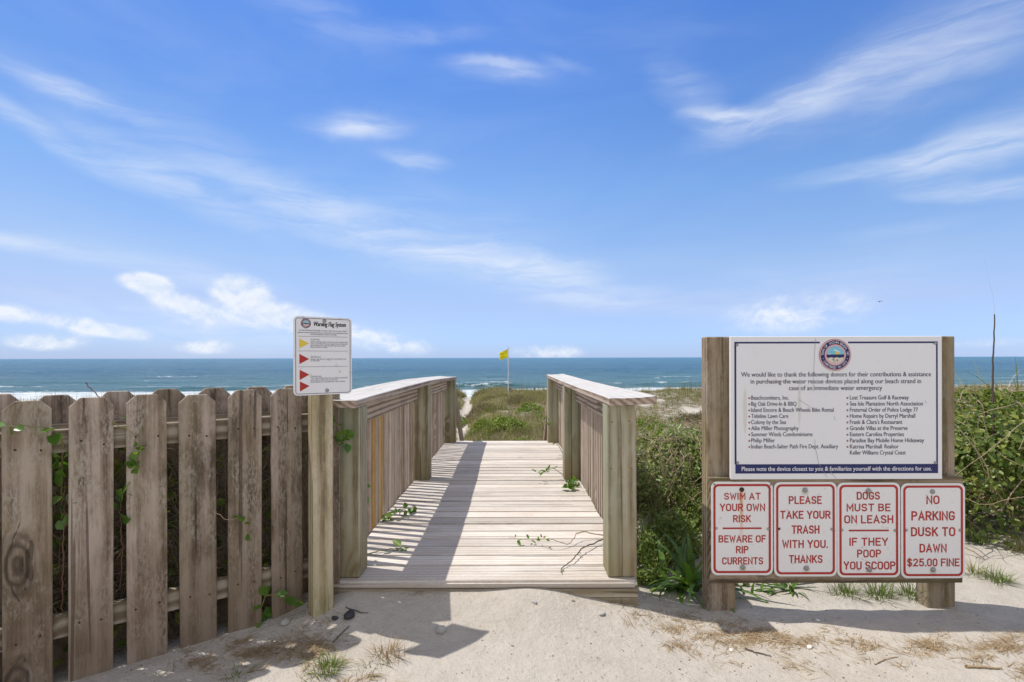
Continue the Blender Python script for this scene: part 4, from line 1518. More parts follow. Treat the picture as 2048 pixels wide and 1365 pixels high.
p0 = at(1016.5, 790, FY)
zt = at(1016, 695, FY)[2]
base = gz(p0[0], FY)
fl = empty('beach_flag', (p0[0], FY, base), 0, 'yellow flag flying from a thin white pole on the dune crest', 'flag')
H_ = zt - base
V, Q = tube_np([(0, 0, 0), (0, 0, H_ * 0.5), (0, 0, H_)], 0.030, 0.024, 10)
ob('pole', mesh_np('pole', V, Q, smooth=True), M['pole'], fl)
nu, nv = 14, 12
V = []
for j in range(nv):
    for i in range(nu):
        u, v = i / (nu - 1), j / (nv - 1)
        x = -0.028 - 0.42 * u - 0.015 * math.sin(v * 7) * u
        z = H_ - 0.10 - 0.46 * v - 0.20 * u * (1 - v) - 0.14 * u * v + 0.02 * math.sin(u * 9 + v * 5) * u
        y = 0.07 * math.sin(u * 8 + v * 3) * (0.3 + u) + 0.04 * math.sin(v * 9 + u * 3) * u
        V.append((x, y, z))
Q = [(j * nu + i, j * nu + i + 1, (j + 1) * nu + i + 1, (j + 1) * nu + i) for j in range(nv - 1) for i in range(nu - 1)]
ob('cloth', mesh_np('cloth', V, Q, smooth=True), M['flag'], fl)
for px_, lab in ((1019.5, 'short grey stake standing at the foot of the yellow flag pole'), (1069, 'short grey stake right of the yellow flag pole, alone on the dune crest')):
    x_, y_, z_ = at(px_, 776, FY - 0.3)
    g_ = gz(x_, y_)
    bm = bmesh.new()
    box(bm, -0.045, 0.045, -0.045, 0.045, -0.2, z_ - g_, 0.012, 2)
    o = ob('wooden_stake', bm, M['stake'], None, (x_, y_, g_))
    tag(o, lab, 'stake')

# ------------------------------------------------------------------ bird
bx_, by_, bz_ = at(1759.5, 606, 60)
bird = empty('bird', (bx_, by_, bz_), R(30), 'tiny dark bird flying in the sky above the notice board', 'bird')
bm = bmesh.new()
bmesh.ops.create_uvsphere(bm, u_segments=10, v_segments=8, radius=1.0)
for v in bm.verts:
    tt = v.co.x
    s_ = 0.055 * (1 - 0.25 * tt)
    v.co = Vector((tt * 0.17, v.co.y * s_, v.co.z * s_ + 0.02 * max(0, tt)))
for v in bm.verts:
    if v.co.x < -0.13:
        v.co.y *= 1.8
        v.co.z *= 0.4
ob('body', bm, M['bird'], bird)
for s_ in (-1, 1):
    bm = bmesh.new()
    pts = [(0.07, 0.04 * s_, 0.02), (0.09, 0.16 * s_, 0.09), (0.0, 0.34 * s_, 0.06), (-0.03, 0.18 * s_, 0.075), (-0.06, 0.04 * s_, 0.015)]
    a = [bm.verts.new(p) for p in pts]
    b = [bm.verts.new((p[0], p[1], p[2] - 0.012)) for p in pts]
    bm.faces.new(a)
    bm.faces.new(b[::-1])
    for i in range(5):
        bm.faces.new((a[i], b[i], b[(i + 1) % 5], a[(i + 1) % 5]))
    bmesh.ops.recalc_face_normals(bm, faces=bm.faces)
    ob('wing', bm, M['bird'], bird)


# ------------------------------------------------------------------ shrubs
def shrub(name, c, rad, h, nleaf, ll, label, cat, leafm, twigm, nvine=14, seed=1, flat=0.6, group=None, lw=0.55, twig_r=0.005):
    """leafy thicket: lumpy dome of separate leaves over a tangle of twigs and runners"""
    r = np.random.default_rng(seed)
    g0 = gz(c[0], c[1])
    e = empty(name, (c[0], c[1], g0), 0, label, cat, group)
    # lumps
    nl = 26
    la = r.uniform(0, 2 * np.pi, nl)
    lr = np.sqrt(r.uniform(0, 1, nl)) * 0.78
    LC = np.stack([np.cos(la) * lr * rad[0], np.sin(la) * lr * rad[1], h * (0.30 + 0.5 * (1 - lr ** 2)) * r.uniform(0.75, 1.1, nl)], 1)
    LR = r.uniform(0.20, 0.36, nl) * min(rad[0], rad[1])
    k = r.integers(0, nl, nleaf)
    d = unit(r.normal(0, 1, (nleaf, 3)))
    rr = LR[k] * (0.55 + 0.5 * r.uniform(0, 1, nleaf) ** 0.6)
    P = LC[k] + d * rr[:, None] * np.array([1, 1, 0.85])
    low = r.uniform(0, 1, nleaf) < 0.22
    a2 = r.uniform(0, 2 * np.pi, nleaf)
    q = np.sqrt(r.uniform(0.25, 1, nleaf))
    P2 = np.stack([np.cos(a2) * q * rad[0] * .95, np.sin(a2) * q * rad[1] * .95, r.uniform(0.03, 0.65, nleaf) * h * np.sqrt(np.maximum(0.05, 1.1 - q ** 2))], 1)
    P = np.where(low[:, None], P2, P)
    gg = ground_z(P[:, 0] + c[0], P[:, 1] + c[1], False) - g0
    P[:, 2] = np.maximum(P[:, 2] + gg * 0.8, gg + 0.015)
    N = unit(unit(P - np.array([0, 0, h * 0.2])) * 0.7 + np.array([0, 0, flat]) + r.normal(0, 0.45, (nleaf, 3)))
    D = unit(np.cross(N, r.normal(0, 1, (nleaf, 3))))
    D[:, 2] -= 0.15
    L = ll * (0.35 + 0.95 * r.uniform(0, 1, nleaf) ** 1.3)
    V, Q = leaves_np(P, D, N, L, L * lw * r.uniform(0.7, 1.2, nleaf), 0.18, 0.12)
    ob('foliage', mesh_np('foliage', V, Q), leafm, e)
    ac = Acc()
    for i in range(nvine):
        a = r.uniform(0, 2 * np.pi)
        p = np.array([np.cos(a) * rad[0] * r.uniform(0.2, .8), np.sin(a) * rad[1] * r.uniform(.2, .8), 0.0])
        t = np.array([np.cos(a + r.normal(0, 1)), np.sin(a + r.normal(0, 1)), r.uniform(0.4, 1.3)])
        pts = [p.copy()]
        for s in range(r.integers(6, 11)):
            t = unit(t + r.normal(0, 0.38, 3) + np.array([0, 0, 0.22 if p[2] < h * 0.8 else -0.7]))
            p = p + t * h * 0.2
            p[2] = min(p[2], h * 1.02)
            p[:2] = np.clip(p[:2], -np.array(rad) * 1.02, np.array(rad) * 1.02)
            pts.append(p.copy())
        tr = twig_r * r.uniform(0.4, 1.0)
        V, Q = tube_np(spline(pts, 26, 0.003), tr, tr * 0.4, 5)
        ac.add(V, Q)
    ob('branches', ac.mesh('branches', True), twigm, e)
    return e


shrub('shrub', (3.55, 4.22), (1.35, 1.02), 0.98, 25000, 0.047, 'tall leafy shrub with woody runners right of the notice board', 'shrub', M['bush'], M['twig'], 190, 3, lw=0.6, twig_r=0.006)
shrub('shrub', (5.6, 4.7), (1.15, 1.1), 0.9, 9000, 0.055, 'leafy shrub at the far right beyond the tall one, mostly out of view', 'shrub', M['bush'], M['twig'], 60, 9, lw=0.6, twig_r=0.006)
shrub('shrub', (2.05, 4.35), (1.00, 0.95), 0.80, 10000, 0.046, 'leafy shrub growing directly behind the notice board', 'shrub', M['bush'], M['twig'], 24, 4, lw=0.62)
shrub('shrub', (1.33, 4.55), (0.62, 0.98), 0.66, 13000, 0.038, 'tangled green shrub between the boardwalk railing and the notice board', 'shrub', M['bush2'], M['twig'], 300, 5, lw=0.42, twig_r=0.004)

# ------------------------------------------------------------------ dune cover
def scatter(n, x0, x1, y0, y1, power=1.0):
    """points thinning out with distance, denser towards the viewer"""
    y = y0 + (y1 - y0) * rng.uniform(0, 1, n) ** power
    x = x0 + (x1 - x0) * rng.uniform(0, 1, n)
    return x, y


def grass_object(name, n, box4, L, W, mkey, label, power=1.6, wf=None, lean=0.35, extra=None, segs=2, curl=0.9):
    x, y = scatter(n, *box4, power)
    if wf is not None:          # wedge widening with distance
        x = wf[0] * y + (wf[1] - wf[0]) * y * rng.uniform(0, 1, n)
    # clump around tuft centres
    k = max(1, n // 16)
    ci = rng.integers(0, k, n)
    tx, ty = x[:k], y[:k]
    x = tx[ci] + rng.normal(0, 0.085, n)
    y = ty[ci] + rng.normal(0, 0.085, n)
    ok = cover_mask(x, y)
    if extra is not None:
        ok &= extra(x, y)
    x, y, ci = x[ok], y[ok], ci[ok]
    z = ground_z(x, y, False)
    m = len(x)
    tl = (rng.uniform(0.45, 1.25, k) * (0.85 + 0.30 * np.clip(N_PATCH2(tx[:k] * 1.3 + 9, ty[:k] * 1.3), -1.4, 1.4)))[ci]
    V, Q, T = blades_np(np.stack([x, y, z - 0.01], 1), rng.uniform(0, 6.283, m), np.abs(rng.normal(0, lean, m)),
                        L * tl * rng.uniform(0.5, 1.2, m), W * rng.uniform(0.6, 1.3, m) * (1 + np.maximum(0, y - 8) * 0.05), segs, curl)
    o = ob(name, mesh_np(name, V, Q, T), M[mkey])
    return tag(o, label, None, None, 'stuff')


WC = (-0.16, 0.13)
GL = 'dune_grass'
grass_object(GL, 90000, (0, 0, 8.7, 32), 0.27, 0.0085, 'dune_grass', 'olive and straw coloured grass covering the dunes', 1.15, WC, 0.45)
grass_object(GL, 110000, (0, 0, 4.2, 34), 0.27, 0.0085, 'dune_grass', 'olive and straw coloured grass covering the dunes right of the boardwalk', 1.2, (0.13, 1.15), 0.45)
grass_object(GL, 80000, (0, 0, 5, 34), 0.28, 0.010, 'dune_grass', 'olive and straw coloured grass covering the dunes behind the fence', 1.2, (-1.2, -0.16), 0.45)
BR = lambda x, y: N_PATCH2(x * .6, y * .6) > -0.5
grass_object('dry_brush', 60000, (0, 0, 8.7, 31.5), 0.24, 0.007, 'dune_brush', 'grey brown dead brush among the dune grass', 1.15, WC, 0.75, BR)
grass_object('dry_brush', 75000, (0, 0, 4.5, 32.5), 0.24, 0.007, 'dune_brush', 'grey brown dead brush among the dune grass on the right', 1.2, (0.13, 1.1), 0.75, BR)


def oats(n, w0, w1, label):
    y = rng.uniform(25.5, 31.5, n)
    x = (w0 + (w1 - w0) * rng.uniform(0, 1, n)) * y
    ok = cover_mask(x, y) & (N_PATCH2(x, y) > -0.5)
    x, y = x[ok], y[ok]
    m = len(x)
    V, Q, T = blades_np(np.stack([x, y, ground_z(x, y, False)], 1), rng.uniform(0, 6.28, m), np.abs(rng.normal(0, .08, m)), rng.uniform(0.3, 0.85, m), 0.009 * rng.uniform(.6, 1.2, m), 3, 0.35)
    o = ob('sea_oats', mesh_np('sea_oats', V, Q, T), M['oats'])
    tag(o, label, None, None, 'stuff')


oats(1400, -0.16, 0.12, 'thin sea oat stems along the dune crest')
oats(3000, 0.12, 1.0, 'thin sea oat stems along the dune crest on the right')
oats(3000, -1.0, -0.16, 'thin sea oat stems along the dune crest on the left')


def low_shrub(px, py, y, rx, ry, h, n, label, seed, mk='dune_leaf', lw=.55, ll=.055):
    x_, y_, _ = at(px, py, y)
    r = np.random.default_rng(seed)
    g0 = gz(x_, y_)
    a = r.uniform(0, 6.283, n)
    q = np.sqrt(r.uniform(0, 1, n))
    wob = 1 + 0.25 * np.sin(a * 3 + seed) + 0.15 * np.sin(a * 7 + 2 * seed)
    P = np.stack([np.cos(a) * q * rx * wob, np.sin(a) * q * ry * wob, np.zeros(n)], 1)
    top = h * np.sqrt(np.maximum(0.03, 1 - q ** 2)) * (0.75 + 0.35 * np.sin(P[:, 0] * 9 + seed) * np.sin(P[:, 1] * 8))
    P[:, 2] = np.maximum(0.02, top * (1 - 0.5 * r.uniform(0, 1, n) ** 2)) + ground_z(P[:, 0] + x_, P[:, 1] + y_, False) - g0
    N = unit(np.array([0, 0, .7]) + r.normal(0, .55, (n, 3)))
    D = np.cross(N, r.normal(0, 1, (n, 3)))
    L = ll * r.uniform(.6, 1.3, n) * (1 + 0.02 * max(0, y - 8))
    V, Q = leaves_np(P, D, N, L, L * lw)
    o = ob('dune_shrub', mesh_np('dune_shrub', V, Q), M[mk], None, (x_, y_, g0))
    return tag(o, label, 'shrub', 'low shrubs on the dune')


LS = [(1010, 815, 15.5, 0.62, 0.85, 0.34, 2600, 'largest bright green low shrub, in the middle of the dune beyond the boardwalk'),
      (960, 815, 16.0, 0.30, 0.6, 0.32, 1300, 'dark green low shrub just left of the largest dune shrub'),
      (968, 839, 12.2, 0.34, 0.55, 0.26, 1500, 'bright green low shrub below and left of the largest dune shrub'),
      (1040, 830, 13.2, 0.26, 0.4, 0.22, 1000, 'small green low shrub below and right of the largest dune shrub'),
      (1065, 874, 9.6, 0.36, 0.30, 0.26, 1700, 'bright green low shrub at the top of the stairs, near the right handrail'),
      (1010, 872, 9.7, 0.22, 0.26, 0.24, 900, 'green low shrub behind the middle of the last deck board'),
      (950, 876, 9.4, 0.26, 0.28, 0.22, 900, 'green low shrub behind the deck end, near the left handrail'),
      (1060, 800, 19.5, 0.5, 0.8, 0.28, 1300, 'olive low shrub under the bare sand patches on the dune'),
      (1300, 846, 8.2, 0.35, 0.5, 0.28, 1500, 'green low shrub beside the right handrail, beyond the tangled shrub'),
      (1370, 818, 11.5, 0.5, 0.6, 0.28, 1500, 'green low shrub on the dune left of the notice board'),
      (1290, 800, 15.0, 0.5, 0.7, 0.28, 1300, 'green low shrub high on the dune beyond the right railing cap'),
      (915, 790, 19.5, 0.34, 0.9, 0.34, 1300, 'green low shrub on the mound left of the dune path')]
for i, a in enumerate(LS):
    low_shrub(*a, 40 + i)
BS = [(1085, 845, 11.6, 0.30, 0.5, 0.30, 1500, 'grey brown twiggy shrub on the dune beside the right far post'),
      (985, 855, 10.8, 0.30, 0.35, 0.22, 1300, 'grey brown twiggy shrub in the middle of the dune, nearer than the bright ones'),
      (1045, 858, 10.6, 0.35, 0.4, 0.24, 1500, 'grey brown twiggy shrub on the dune right of the middle, nearer than the bright ones'),
      (955, 797, 20.5, 0.55, 0.9, 0.34, 1400, 'brown twiggy shrub on the dune shoulder right of the sand path'),
      (1035, 792, 22.0, 0.6, 0.9, 0.26, 1300, 'brown twiggy shrub on the dune just below the flag pole'),
      (1340, 838, 9.2, 0.45, 0.5, 0.30, 1900, 'grey brown twiggy shrub behind the tangled green shrub'),
      (1290, 825, 11.5, 0.4, 0.5, 0.30, 1400, 'grey brown twiggy shrub on the dune right of the handrail cap'),
      (1380, 850, 7.6, 0.35, 0.4, 0.24, 1500, 'grey brown twiggy shrub near the left post of the notice board'),
      (1390, 800, 17.0, 0.6, 0.8, 0.32, 1400, 'brown twiggy shrub high on the dune left of the notice board'),
      (1965, 785, 16.0, 0.8, 0.9, 0.4, 1500, 'brown twiggy shrub on the dune behind the tall leafy shrub')]
for i, a in enumerate(BS):
    low_shrub(*a, 60 + i, 'dune_brush', .16, .075)


# ------------------------------------------------------------------ tufts, weeds, strap-leaved plants
def tuft(name, x, y, n, L, W, mkey, label, cat, spread=0.03, lean=0.6, curl=1.1, group=None, segs=4, zoff=0.0):
    g = gz(x, y)
    P = np.stack([rng.normal(0, spread, n), rng.normal(0, spread, n), np.full(n, -0.004)], 1)
    P[:, 2] += ground_z(P[:, 0] + x, P[:, 1] + y) - g + zoff
    az = np.arctan2(P[:, 1], P[:, 0]) + rng.normal(0, 0.7, n)
    V, Q, T = blades_np(P, az, np.abs(rng.normal(lean * .7, lean * .5, n)), L * rng.uniform(.45, 1.15, n), W * rng.uniform(.7, 1.3, n), segs, curl)
    o = ob(name, mesh_np(name, V, Q, T), M[mkey], None, (x, y, g))
    return tag(o, label, cat, group)


def gpt(px, py):
    """ground point seen at a photo pixel"""
    y = F * EYE / (py - 716)
    for _ in range(12):
        x = (px - 1024) / F * y
        y = F * (EYE - gz(x, y)) / (py - 716)
    return (px - 1024) / F * y, y


def strap_plant(px, py, n, L, W, label, seed):
    x, y = gpt(px, py)
    return tuft('strap_plant', x, y, n, L, W, 'strap', label, 'plant', 0.04, 1.15, 1.2, 'strap leaved plants behind the notice board', 5)


strap_plant(1385, 1172, 34, 0.42, 0.042, 'large strap leaved plant touching the left post of the notice board', 1)
strap_plant(1345, 1165, 20, 0.32, 0.036, 'strap leaved plant arching toward the boardwalk, left of the largest one', 2)
strap_plant(1500, 1178, 20, 0.16, 0.020, 'strap leaved plant under the swim sign, beside the left post', 3)
strap_plant(1580, 1180, 22, 0.17, 0.022, 'strap leaved plant under the trash sign', 4)
for px_, py_, n_, l_, lab in ((1290, 1150, 70, 0.26, 'tall green grass tuft against the boardwalk edge'), (1320, 1120, 80, 0.30, 'tall green grass tuft behind the strap leaved plants'),
                              (1375, 1125, 60, 0.28, 'tall green grass tuft beside the left post of the notice board'), (1300, 1080, 90, 0.32, 'tall green grass tuft deep behind the corner post')):
    x_, y_ = gpt(px_, py_)
    tuft('grass_tuft', x_, y_, n_, l_, 0.006, 'green_grass', lab, 'grass', 0.09, 0.35, 0.9, 'green tufts by the boardwalk')
for px_, py_, n_, l_, mk, lab in ((1690, 1190, 110, .13, 'green_grass', 'short grass tuft below the middle of the notice board'), (1755, 1196, 120, .15, 'green_grass', 'grass tuft below the dogs sign'),
                                  (1818, 1194, 100, .14, 'green_grass', 'grass tuft below the no parking sign, beside the right post'),
                                  (1945, 1150, 70, .12, 'dune_grass', 'faded grass tuft at the right edge of the no parking sign'), (1960, 1088, 120, .16, 'green_grass', 'green grass tuft at the foot of the tall shrub'),
                                  (1995, 1165, 130, .12, 'green_grass', 'spreading green tuft on the sand right of the notice board'), (2035, 1105, 110, .15, 'dune_grass', 'faded grass tuft under the tall shrub at the right edge'),
                                  (1245, 1203, 60, .07, 'green_grass', 'small green weed at the corner of the boardwalk step'),
                                  (773, 1310, 90, .085, 'straw', 'dry spiky grass tuft on the sand beside the sign shadow'),
                                  (655, 1340, 140, .075, 'green_grass', 'low green weed clump on the sand in front of the fence'),
                                  (634, 1345, 60, .05, 'dune_grass', 'faded weed clump left of the low green one'),
                                  (470, 1352, 40, .05, 'green_grass', 'tiny green weed close to the fence foot'),
                                  (742, 1338, 26, .05, 'green_grass', 'tiny green sprout right of the low green weed clump')):
    x_, y_ = gpt(px_, py_)
    tuft('grass_tuft', x_, y_, n_, l_, 0.0035, mk, lab, 'grass', 0.028, 0.8, 1.0, 'small tufts on the sand')
for i, (px_, py_, rx_, ry_, h_, n_, lab) in enumerate(((1300, 1120, 0.13, 0.16, 0.16, 900, 'low leafy weed patch hugging the outside of the boardwalk corner post'),
                                  (1350, 1095, 0.16, 0.20, 0.24, 1300, 'leafy weed patch in the shade behind the strap leaved plants'),
                                  (1290, 1165, 0.10, 0.06, 0.07, 350, 'dry leafed weed patch at the sand edge beside the step'),
                                  (1385, 1050, 0.14, 0.16, 0.26, 1000, 'leafy weed patch left of the notice board, below the tangled shrub'))):
    x_, y_ = gpt(px_, py_)
    r = np.random.default_rng(90 + i)
    a = r.uniform(0, 6.283, n_)
    q = np.sqrt(r.uniform(0, 1, n_))
    P = np.stack([np.cos(a) * q * rx_, np.sin(a) * q * ry_, h_ * (1 - 0.7 * q ** 2) * r.uniform(0.05, 1, n_)], 1)
    N = unit(np.array([0, -.25, .7]) + r.normal(0, .5, (n_, 3)))
    L = 0.032 * r.uniform(.5, 1.4, n_)
    V, Q = leaves_np(P, np.cross(N, r.normal(0, 1, (n_, 3))), N, L, L * .42)
    o = ob('weed_patch', mesh_np('weed_patch', V, Q), M['bush2'], None, (x_, y_, gz(x_, y_)))
    tag(o, lab, 'plant', 'weeds at the foot of the shrub')
# tall arching grass and the dead stalk at the right edge
x_, y_ = 3.62, 4.0
tuft('arching_grass', x_ + 0.16, 4.05, 30, 0.72, 0.008, 'dune_grass', 'tall arching dry grass rising out of the shrub at the right edge', 'grass', 0.16, 0.55, 1.5, None, 7, 0.72)
x_, y_, z_ = at(1988.5, 632, 3.72)
st = empty('dead_stalk', (x_, y_, gz(x_, y_)), 0, 'dark dead flower stalk standing up out of the shrub at the right edge', 'plant')
g_ = gz(x_, y_)
pts = [(0.0, 0, 0.3), (-0.006, 0, 0.8), (-0.012, 0, 1.05), (-0.006, 0, 1.25), (0.004, 0, z_ - g_)]
V, Q = tube_np(spline(pts, 24, 0.0012), 0.0085, 0.0035, 7)
ob('stem', mesh_np('stem', V, Q, smooth=True), M['twig_dark'], st)
V, Q = tube_np(spline([(0.004, 0, z_ - g_ - 0.002), (-0.006, 0, z_ - g_ + 0.11), (-0.03, 0.01, z_ - g_ + 0.26), (-0.06, 0.01, z_ - g_ + 0.40)], 16), 0.0005, 0.0002, 4)
ob('thread', mesh_np('thread', V, Q), M['twig'], st)


# ------------------------------------------------------------------ vines
def vine(ctrl, nleaf, ll, label, stem='stem_green', r0=0.0035, r1=0.0012, jit=0.002, leafm='vine_leaf', start=0.15, n=40, group=None, side=None, lw=0.85):
    ctrl = np.asarray(ctrl, float)
    o0 = ctrl[0].copy()
    p = spline(ctrl - o0, n, jit)
    e = empty('vine', tuple(o0), 0, label, 'vine', group)
    V, Q = tube_np(p, r0, r1, 6)
    ob('stem', mesh_np('stem', V, Q, smooth=True), M[stem], e)
    if nleaf:
        k = (start + (1 - start) * rng.uniform(0, 1, nleaf)) * (n - 1)
        i = np.clip(k.astype(int), 0, n - 2)
        P = p[i] + (p[i + 1] - p[i]) * (k - i)[:, None]
        D = unit(rng.normal(0, 1, (nleaf, 3)) + np.array([0, -0.3, 0.0]))
        N = unit(rng.normal(0, .5, (nleaf, 3)) + (np.array([0, -0.6, 0.8]) if side is None else np.array(side)))
        L = ll * rng.uniform(.55, 1.2, nleaf)
        V, Q = leaves_np(P + D * 0.006, D, N, L, L * lw, 0.12, 0.18)
        ob('leaves', mesh_np('leaves', V, Q), M[leafm], e)
    return e


GF = 'vines growing through the fence'
# fence local -> world
FM = Matrix.Translation((fx, fy, 0)) @ Matrix.Rotation(TH, 4, 'Z')


def fw(x, y, z):
    return tuple(FM @ Vector((x, y, z)))


# x along the fence (0 = right edge of the sixth full picket), y<0 towards the viewer
vine([fw(-0.90, 0.06, 0.60), fw(-0.90, 0.05, 0.80), fw(-0.895, 0.01, 0.93), fw(-0.93, -0.02, 0.985), fw(-1.0, -0.03, 1.0), fw(-1.05, -0.025, 1.005)], 8, 0.055, 'thin green vine curling over the front of the leftmost full picket', group=None)
vine([fw(-0.90, 0.045, 0.25), fw(-0.895, 0.02, 0.5), fw(-0.89, 0.03, 0.7), fw(-0.90, 0.012, 0.88)], 14, 0.065, 'dark leafy vine hanging in the leftmost fence gap', 'stem_red', start=0.4)
vine([fw(-0.715, 0.05, 0.30), fw(-0.71, 0.03, 0.45), fw(-0.715, 0.035, 0.62), fw(-0.705, 0.015, 0.7)], 9, 0.055, 'leafy vine with a reddish tip in the second fence gap from the left', 'stem_red', start=0.5)
vine([fw(-0.755, 0.03, 1.0), fw(-0.73, -0.005, 0.985), fw(-0.66, -0.03, 0.93), fw(-0.655, -0.03, 0.86), fw(-0.67, -0.028, 0.80)], 15, 0.040, 'yellow green vine spray hanging down the front of the third picket', 'stem_green', 0.0022, 0.001, start=0.55)
vine([fw(-0.40, 0.04, 0.55), fw(-0.385, 0.01, 0.57), fw(-0.33, -0.02, 0.53), fw(-0.28, -0.025, 0.52), fw(-0.255, -0.02, 0.45)], 4, 0.035, 'thin vine with two leaves across the fifth picket', 'twig', 0.0018, 0.0009, start=0.4)
vine([fw(-0.185, 0.02, 0.02), fw(-0.17, -0.01, 0.14), fw(-0.08, -0.05, 0.12), fw(0.0, -0.09, 0.08), fw(0.09, -0.14, 0.03)], 12, 0.062, 'broad leaved vine trailing over the sand at the foot of the sign post', 'stem_green', 0.003, 0.0012, start=0.0)
vine([fw(-0.83, 0.12, 1.15), fw(-0.77, 0.06, 1.08), fw(-0.72, 0.03, 1.02), fw(-0.66, 0.06, 1.0)], 3, 0.02, 'bare reddish runner leaning over the fence top', 'stem_red', 0.0022, 0.001)
for i, (xa, lab) in enumerate(((-0.90, 'tangled bare vine stems in the leftmost fence gap'), (-0.7175, 'tangled bare vine stems in the second fence gap'), (-0.53, 'tangled bare vine stems in the third fence gap'), (-0.35, 'tangled bare vine stems in the fourth fence gap'), (-0.16, 'tangled bare vine stems in the fifth fence gap'))):
    e = empty('vine_tangle', fw(xa, 0.08, 0.0), TH, lab, 'vine', GF)
    ac = Acc()
    for j in range(30):
        z0 = rng.uniform(0.15, 0.8)
        pts = [(rng.uniform(-.10, .10), rng.uniform(-.035, .045), np.clip(z0 + rng.normal(0, .10), 0.03, 0.85)) for _ in range(6)]
        V, Q = tube_np(spline(pts, 30), 0.0028 * rng.uniform(.5, 1.2), 0.0012, 5)
        ac.add(V, Q)
    ob('stems', ac.mesh('stems', True), M['twig_mid'], e)
    nl = 70
    P = np.stack([rng.uniform(-.10, .10, nl), rng.uniform(-.01, .05, nl), rng.uniform(.02, .92, nl)], 1)
    L = 0.05 * rng.uniform(.6, 1.3, nl)
    V, Q = leaves_np(P, rng.normal(0, 1, (nl, 3)), rng.normal(0, .5, (nl, 3)) + np.array([0, -.8, .5]), L, L * .8)
    ob('leaves', mesh_np('leaves', V, Q), M['bush'], e)

# boardwalk vines (deck coordinates)
BM_ = Matrix.Translation(bw.location) @ Matrix.Rotation(bw.rotation_euler[0], 4, 'X')


def dw(x, y, z):
    return tuple(BM_ @ Vector((x, y, z)))


vine([dw(-0.79, -0.02, 0.60), dw(-0.775, -0.05, 0.72), dw(-0.75, -0.055, 0.79), dw(-0.70, -0.05, 0.77), dw(-0.665, -0.03, 0.69)], 24, 0.052, 'leafy vine spray on the left corner post beside the flag sign', start=0.25)
vine([dw(-0.745, 0.42, 0.18), dw(-0.72, 0.44, 0.28), dw(-0.715, 0.47, 0.36), dw(-0.72, 0.5, 0.33)], 7, 0.055, 'small vine poking through the left balusters at mid height', start=0.4)
vine([dw(-0.75, 1.02, 0.0), dw(-0.68, 1.0, 0.03), dw(-0.62, 1.1, 0.05), dw(-0.57, 1.22, 0.03)], 26, 0.05, 'leafy vine creeping onto the deck through the left balusters', start=0.1, side=(0, -.2, 1))
vine([dw(-0.75, 0.20, 0.0), dw(-0.70, 0.22, 0.10), dw(-0.69, 0.26, 0.22), dw(-0.715, 0.3, 0.25)], 10, 0.06, 'vine climbing behind the left corner post near the deck', start=0.2)
vine([dw(-0.72, 0.30, 0.004), dw(-0.6, 0.40, 0.012), dw(-0.50, 0.44, 0.012), dw(-0.46, 0.46, 0.01)], 5, 0.07, 'fallen vine leaves lying in the striped shadow on the deck', start=0.6, side=(0, 0, 1), lw=.5)
vine([dw(0.70, 0.62, 0.02), dw(0.55, 0.60, 0.05), dw(0.47, 0.48, 0.02), dw(0.36, 0.44, 0.06), dw(0.26, 0.52, 0.03), dw(0.12, 0.50, 0.05)], 11, 0.035, 'long bare vine reaching over the deck from the right balusters', 'twig', 0.004, 0.001, start=0.5, lw=.5)
vine([dw(0.68, 0.55, 0.02), dw(0.54, 0.38, 0.03), dw(0.47, 0.24, 0.02), dw(0.40, 0.14, 0.012), dw(0.39, 0.08, 0.01)], 3, 0.03, 'leafless forked twig lying on the front deck boards', 'twig_dark', 0.004, 0.002, lw=.4)
vine([dw(0.73, 2.02, 0.0), dw(0.66, 1.95, 0.05), dw(0.62, 1.86, 0.06), dw(0.60, 1.8, 0.03)], 26, 0.055, 'bright green vine at the foot of the right middle post', start=0.1, side=(0, -.2, 1))
vine([dw(0.62, 2.32, 0.02), dw(0.52, 2.26, 0.10), dw(0.45, 2.2, 0.08), dw(0.36, 2.08, 0.10)], 12, 0.05, 'small leafy vine on the deck before the right middle post', start=0.2, lw=.4)
vine([dw(0.74, 3.6, 0.0), dw(0.60, 3.5, 0.25), dw(0.56, 3.45, 0.42), dw(0.42, 3.35, 0.50)], 12, 0.06, 'upright vine in front of the far right post', start=0.1, lw=.5)


# ------------------------------------------------------------------ things lying on the sand
def stone(px, py, r, label, mkey, seed, sq=0.6, cat='stone'):
    x, y = gpt(px, py)
    bm = bmesh.new()
    bmesh.ops.create_icosphere(bm, subdivisions=3, radius=r)
    rr = np.random.default_rng(seed)
    ax = unit(rr.normal(0, 1, (7, 3)))
    for v in bm.verts:
        d = np.array(v.co)
        for a_ in ax:          # facets
            h = d @ a_
            if h > r * 0.72:
                d = d - a_ * (h - r * 0.72) * 0.85
        v.co = Vector((d[0] * 1.25, d[1], d[2] * sq))
    o = ob('shell' if cat == 'shell' else 'stone', bm, M[mkey], None, (x, y, gz(x, y) + r * sq * 0.45), (0, 0, seed))
    return tag(o, label, cat)


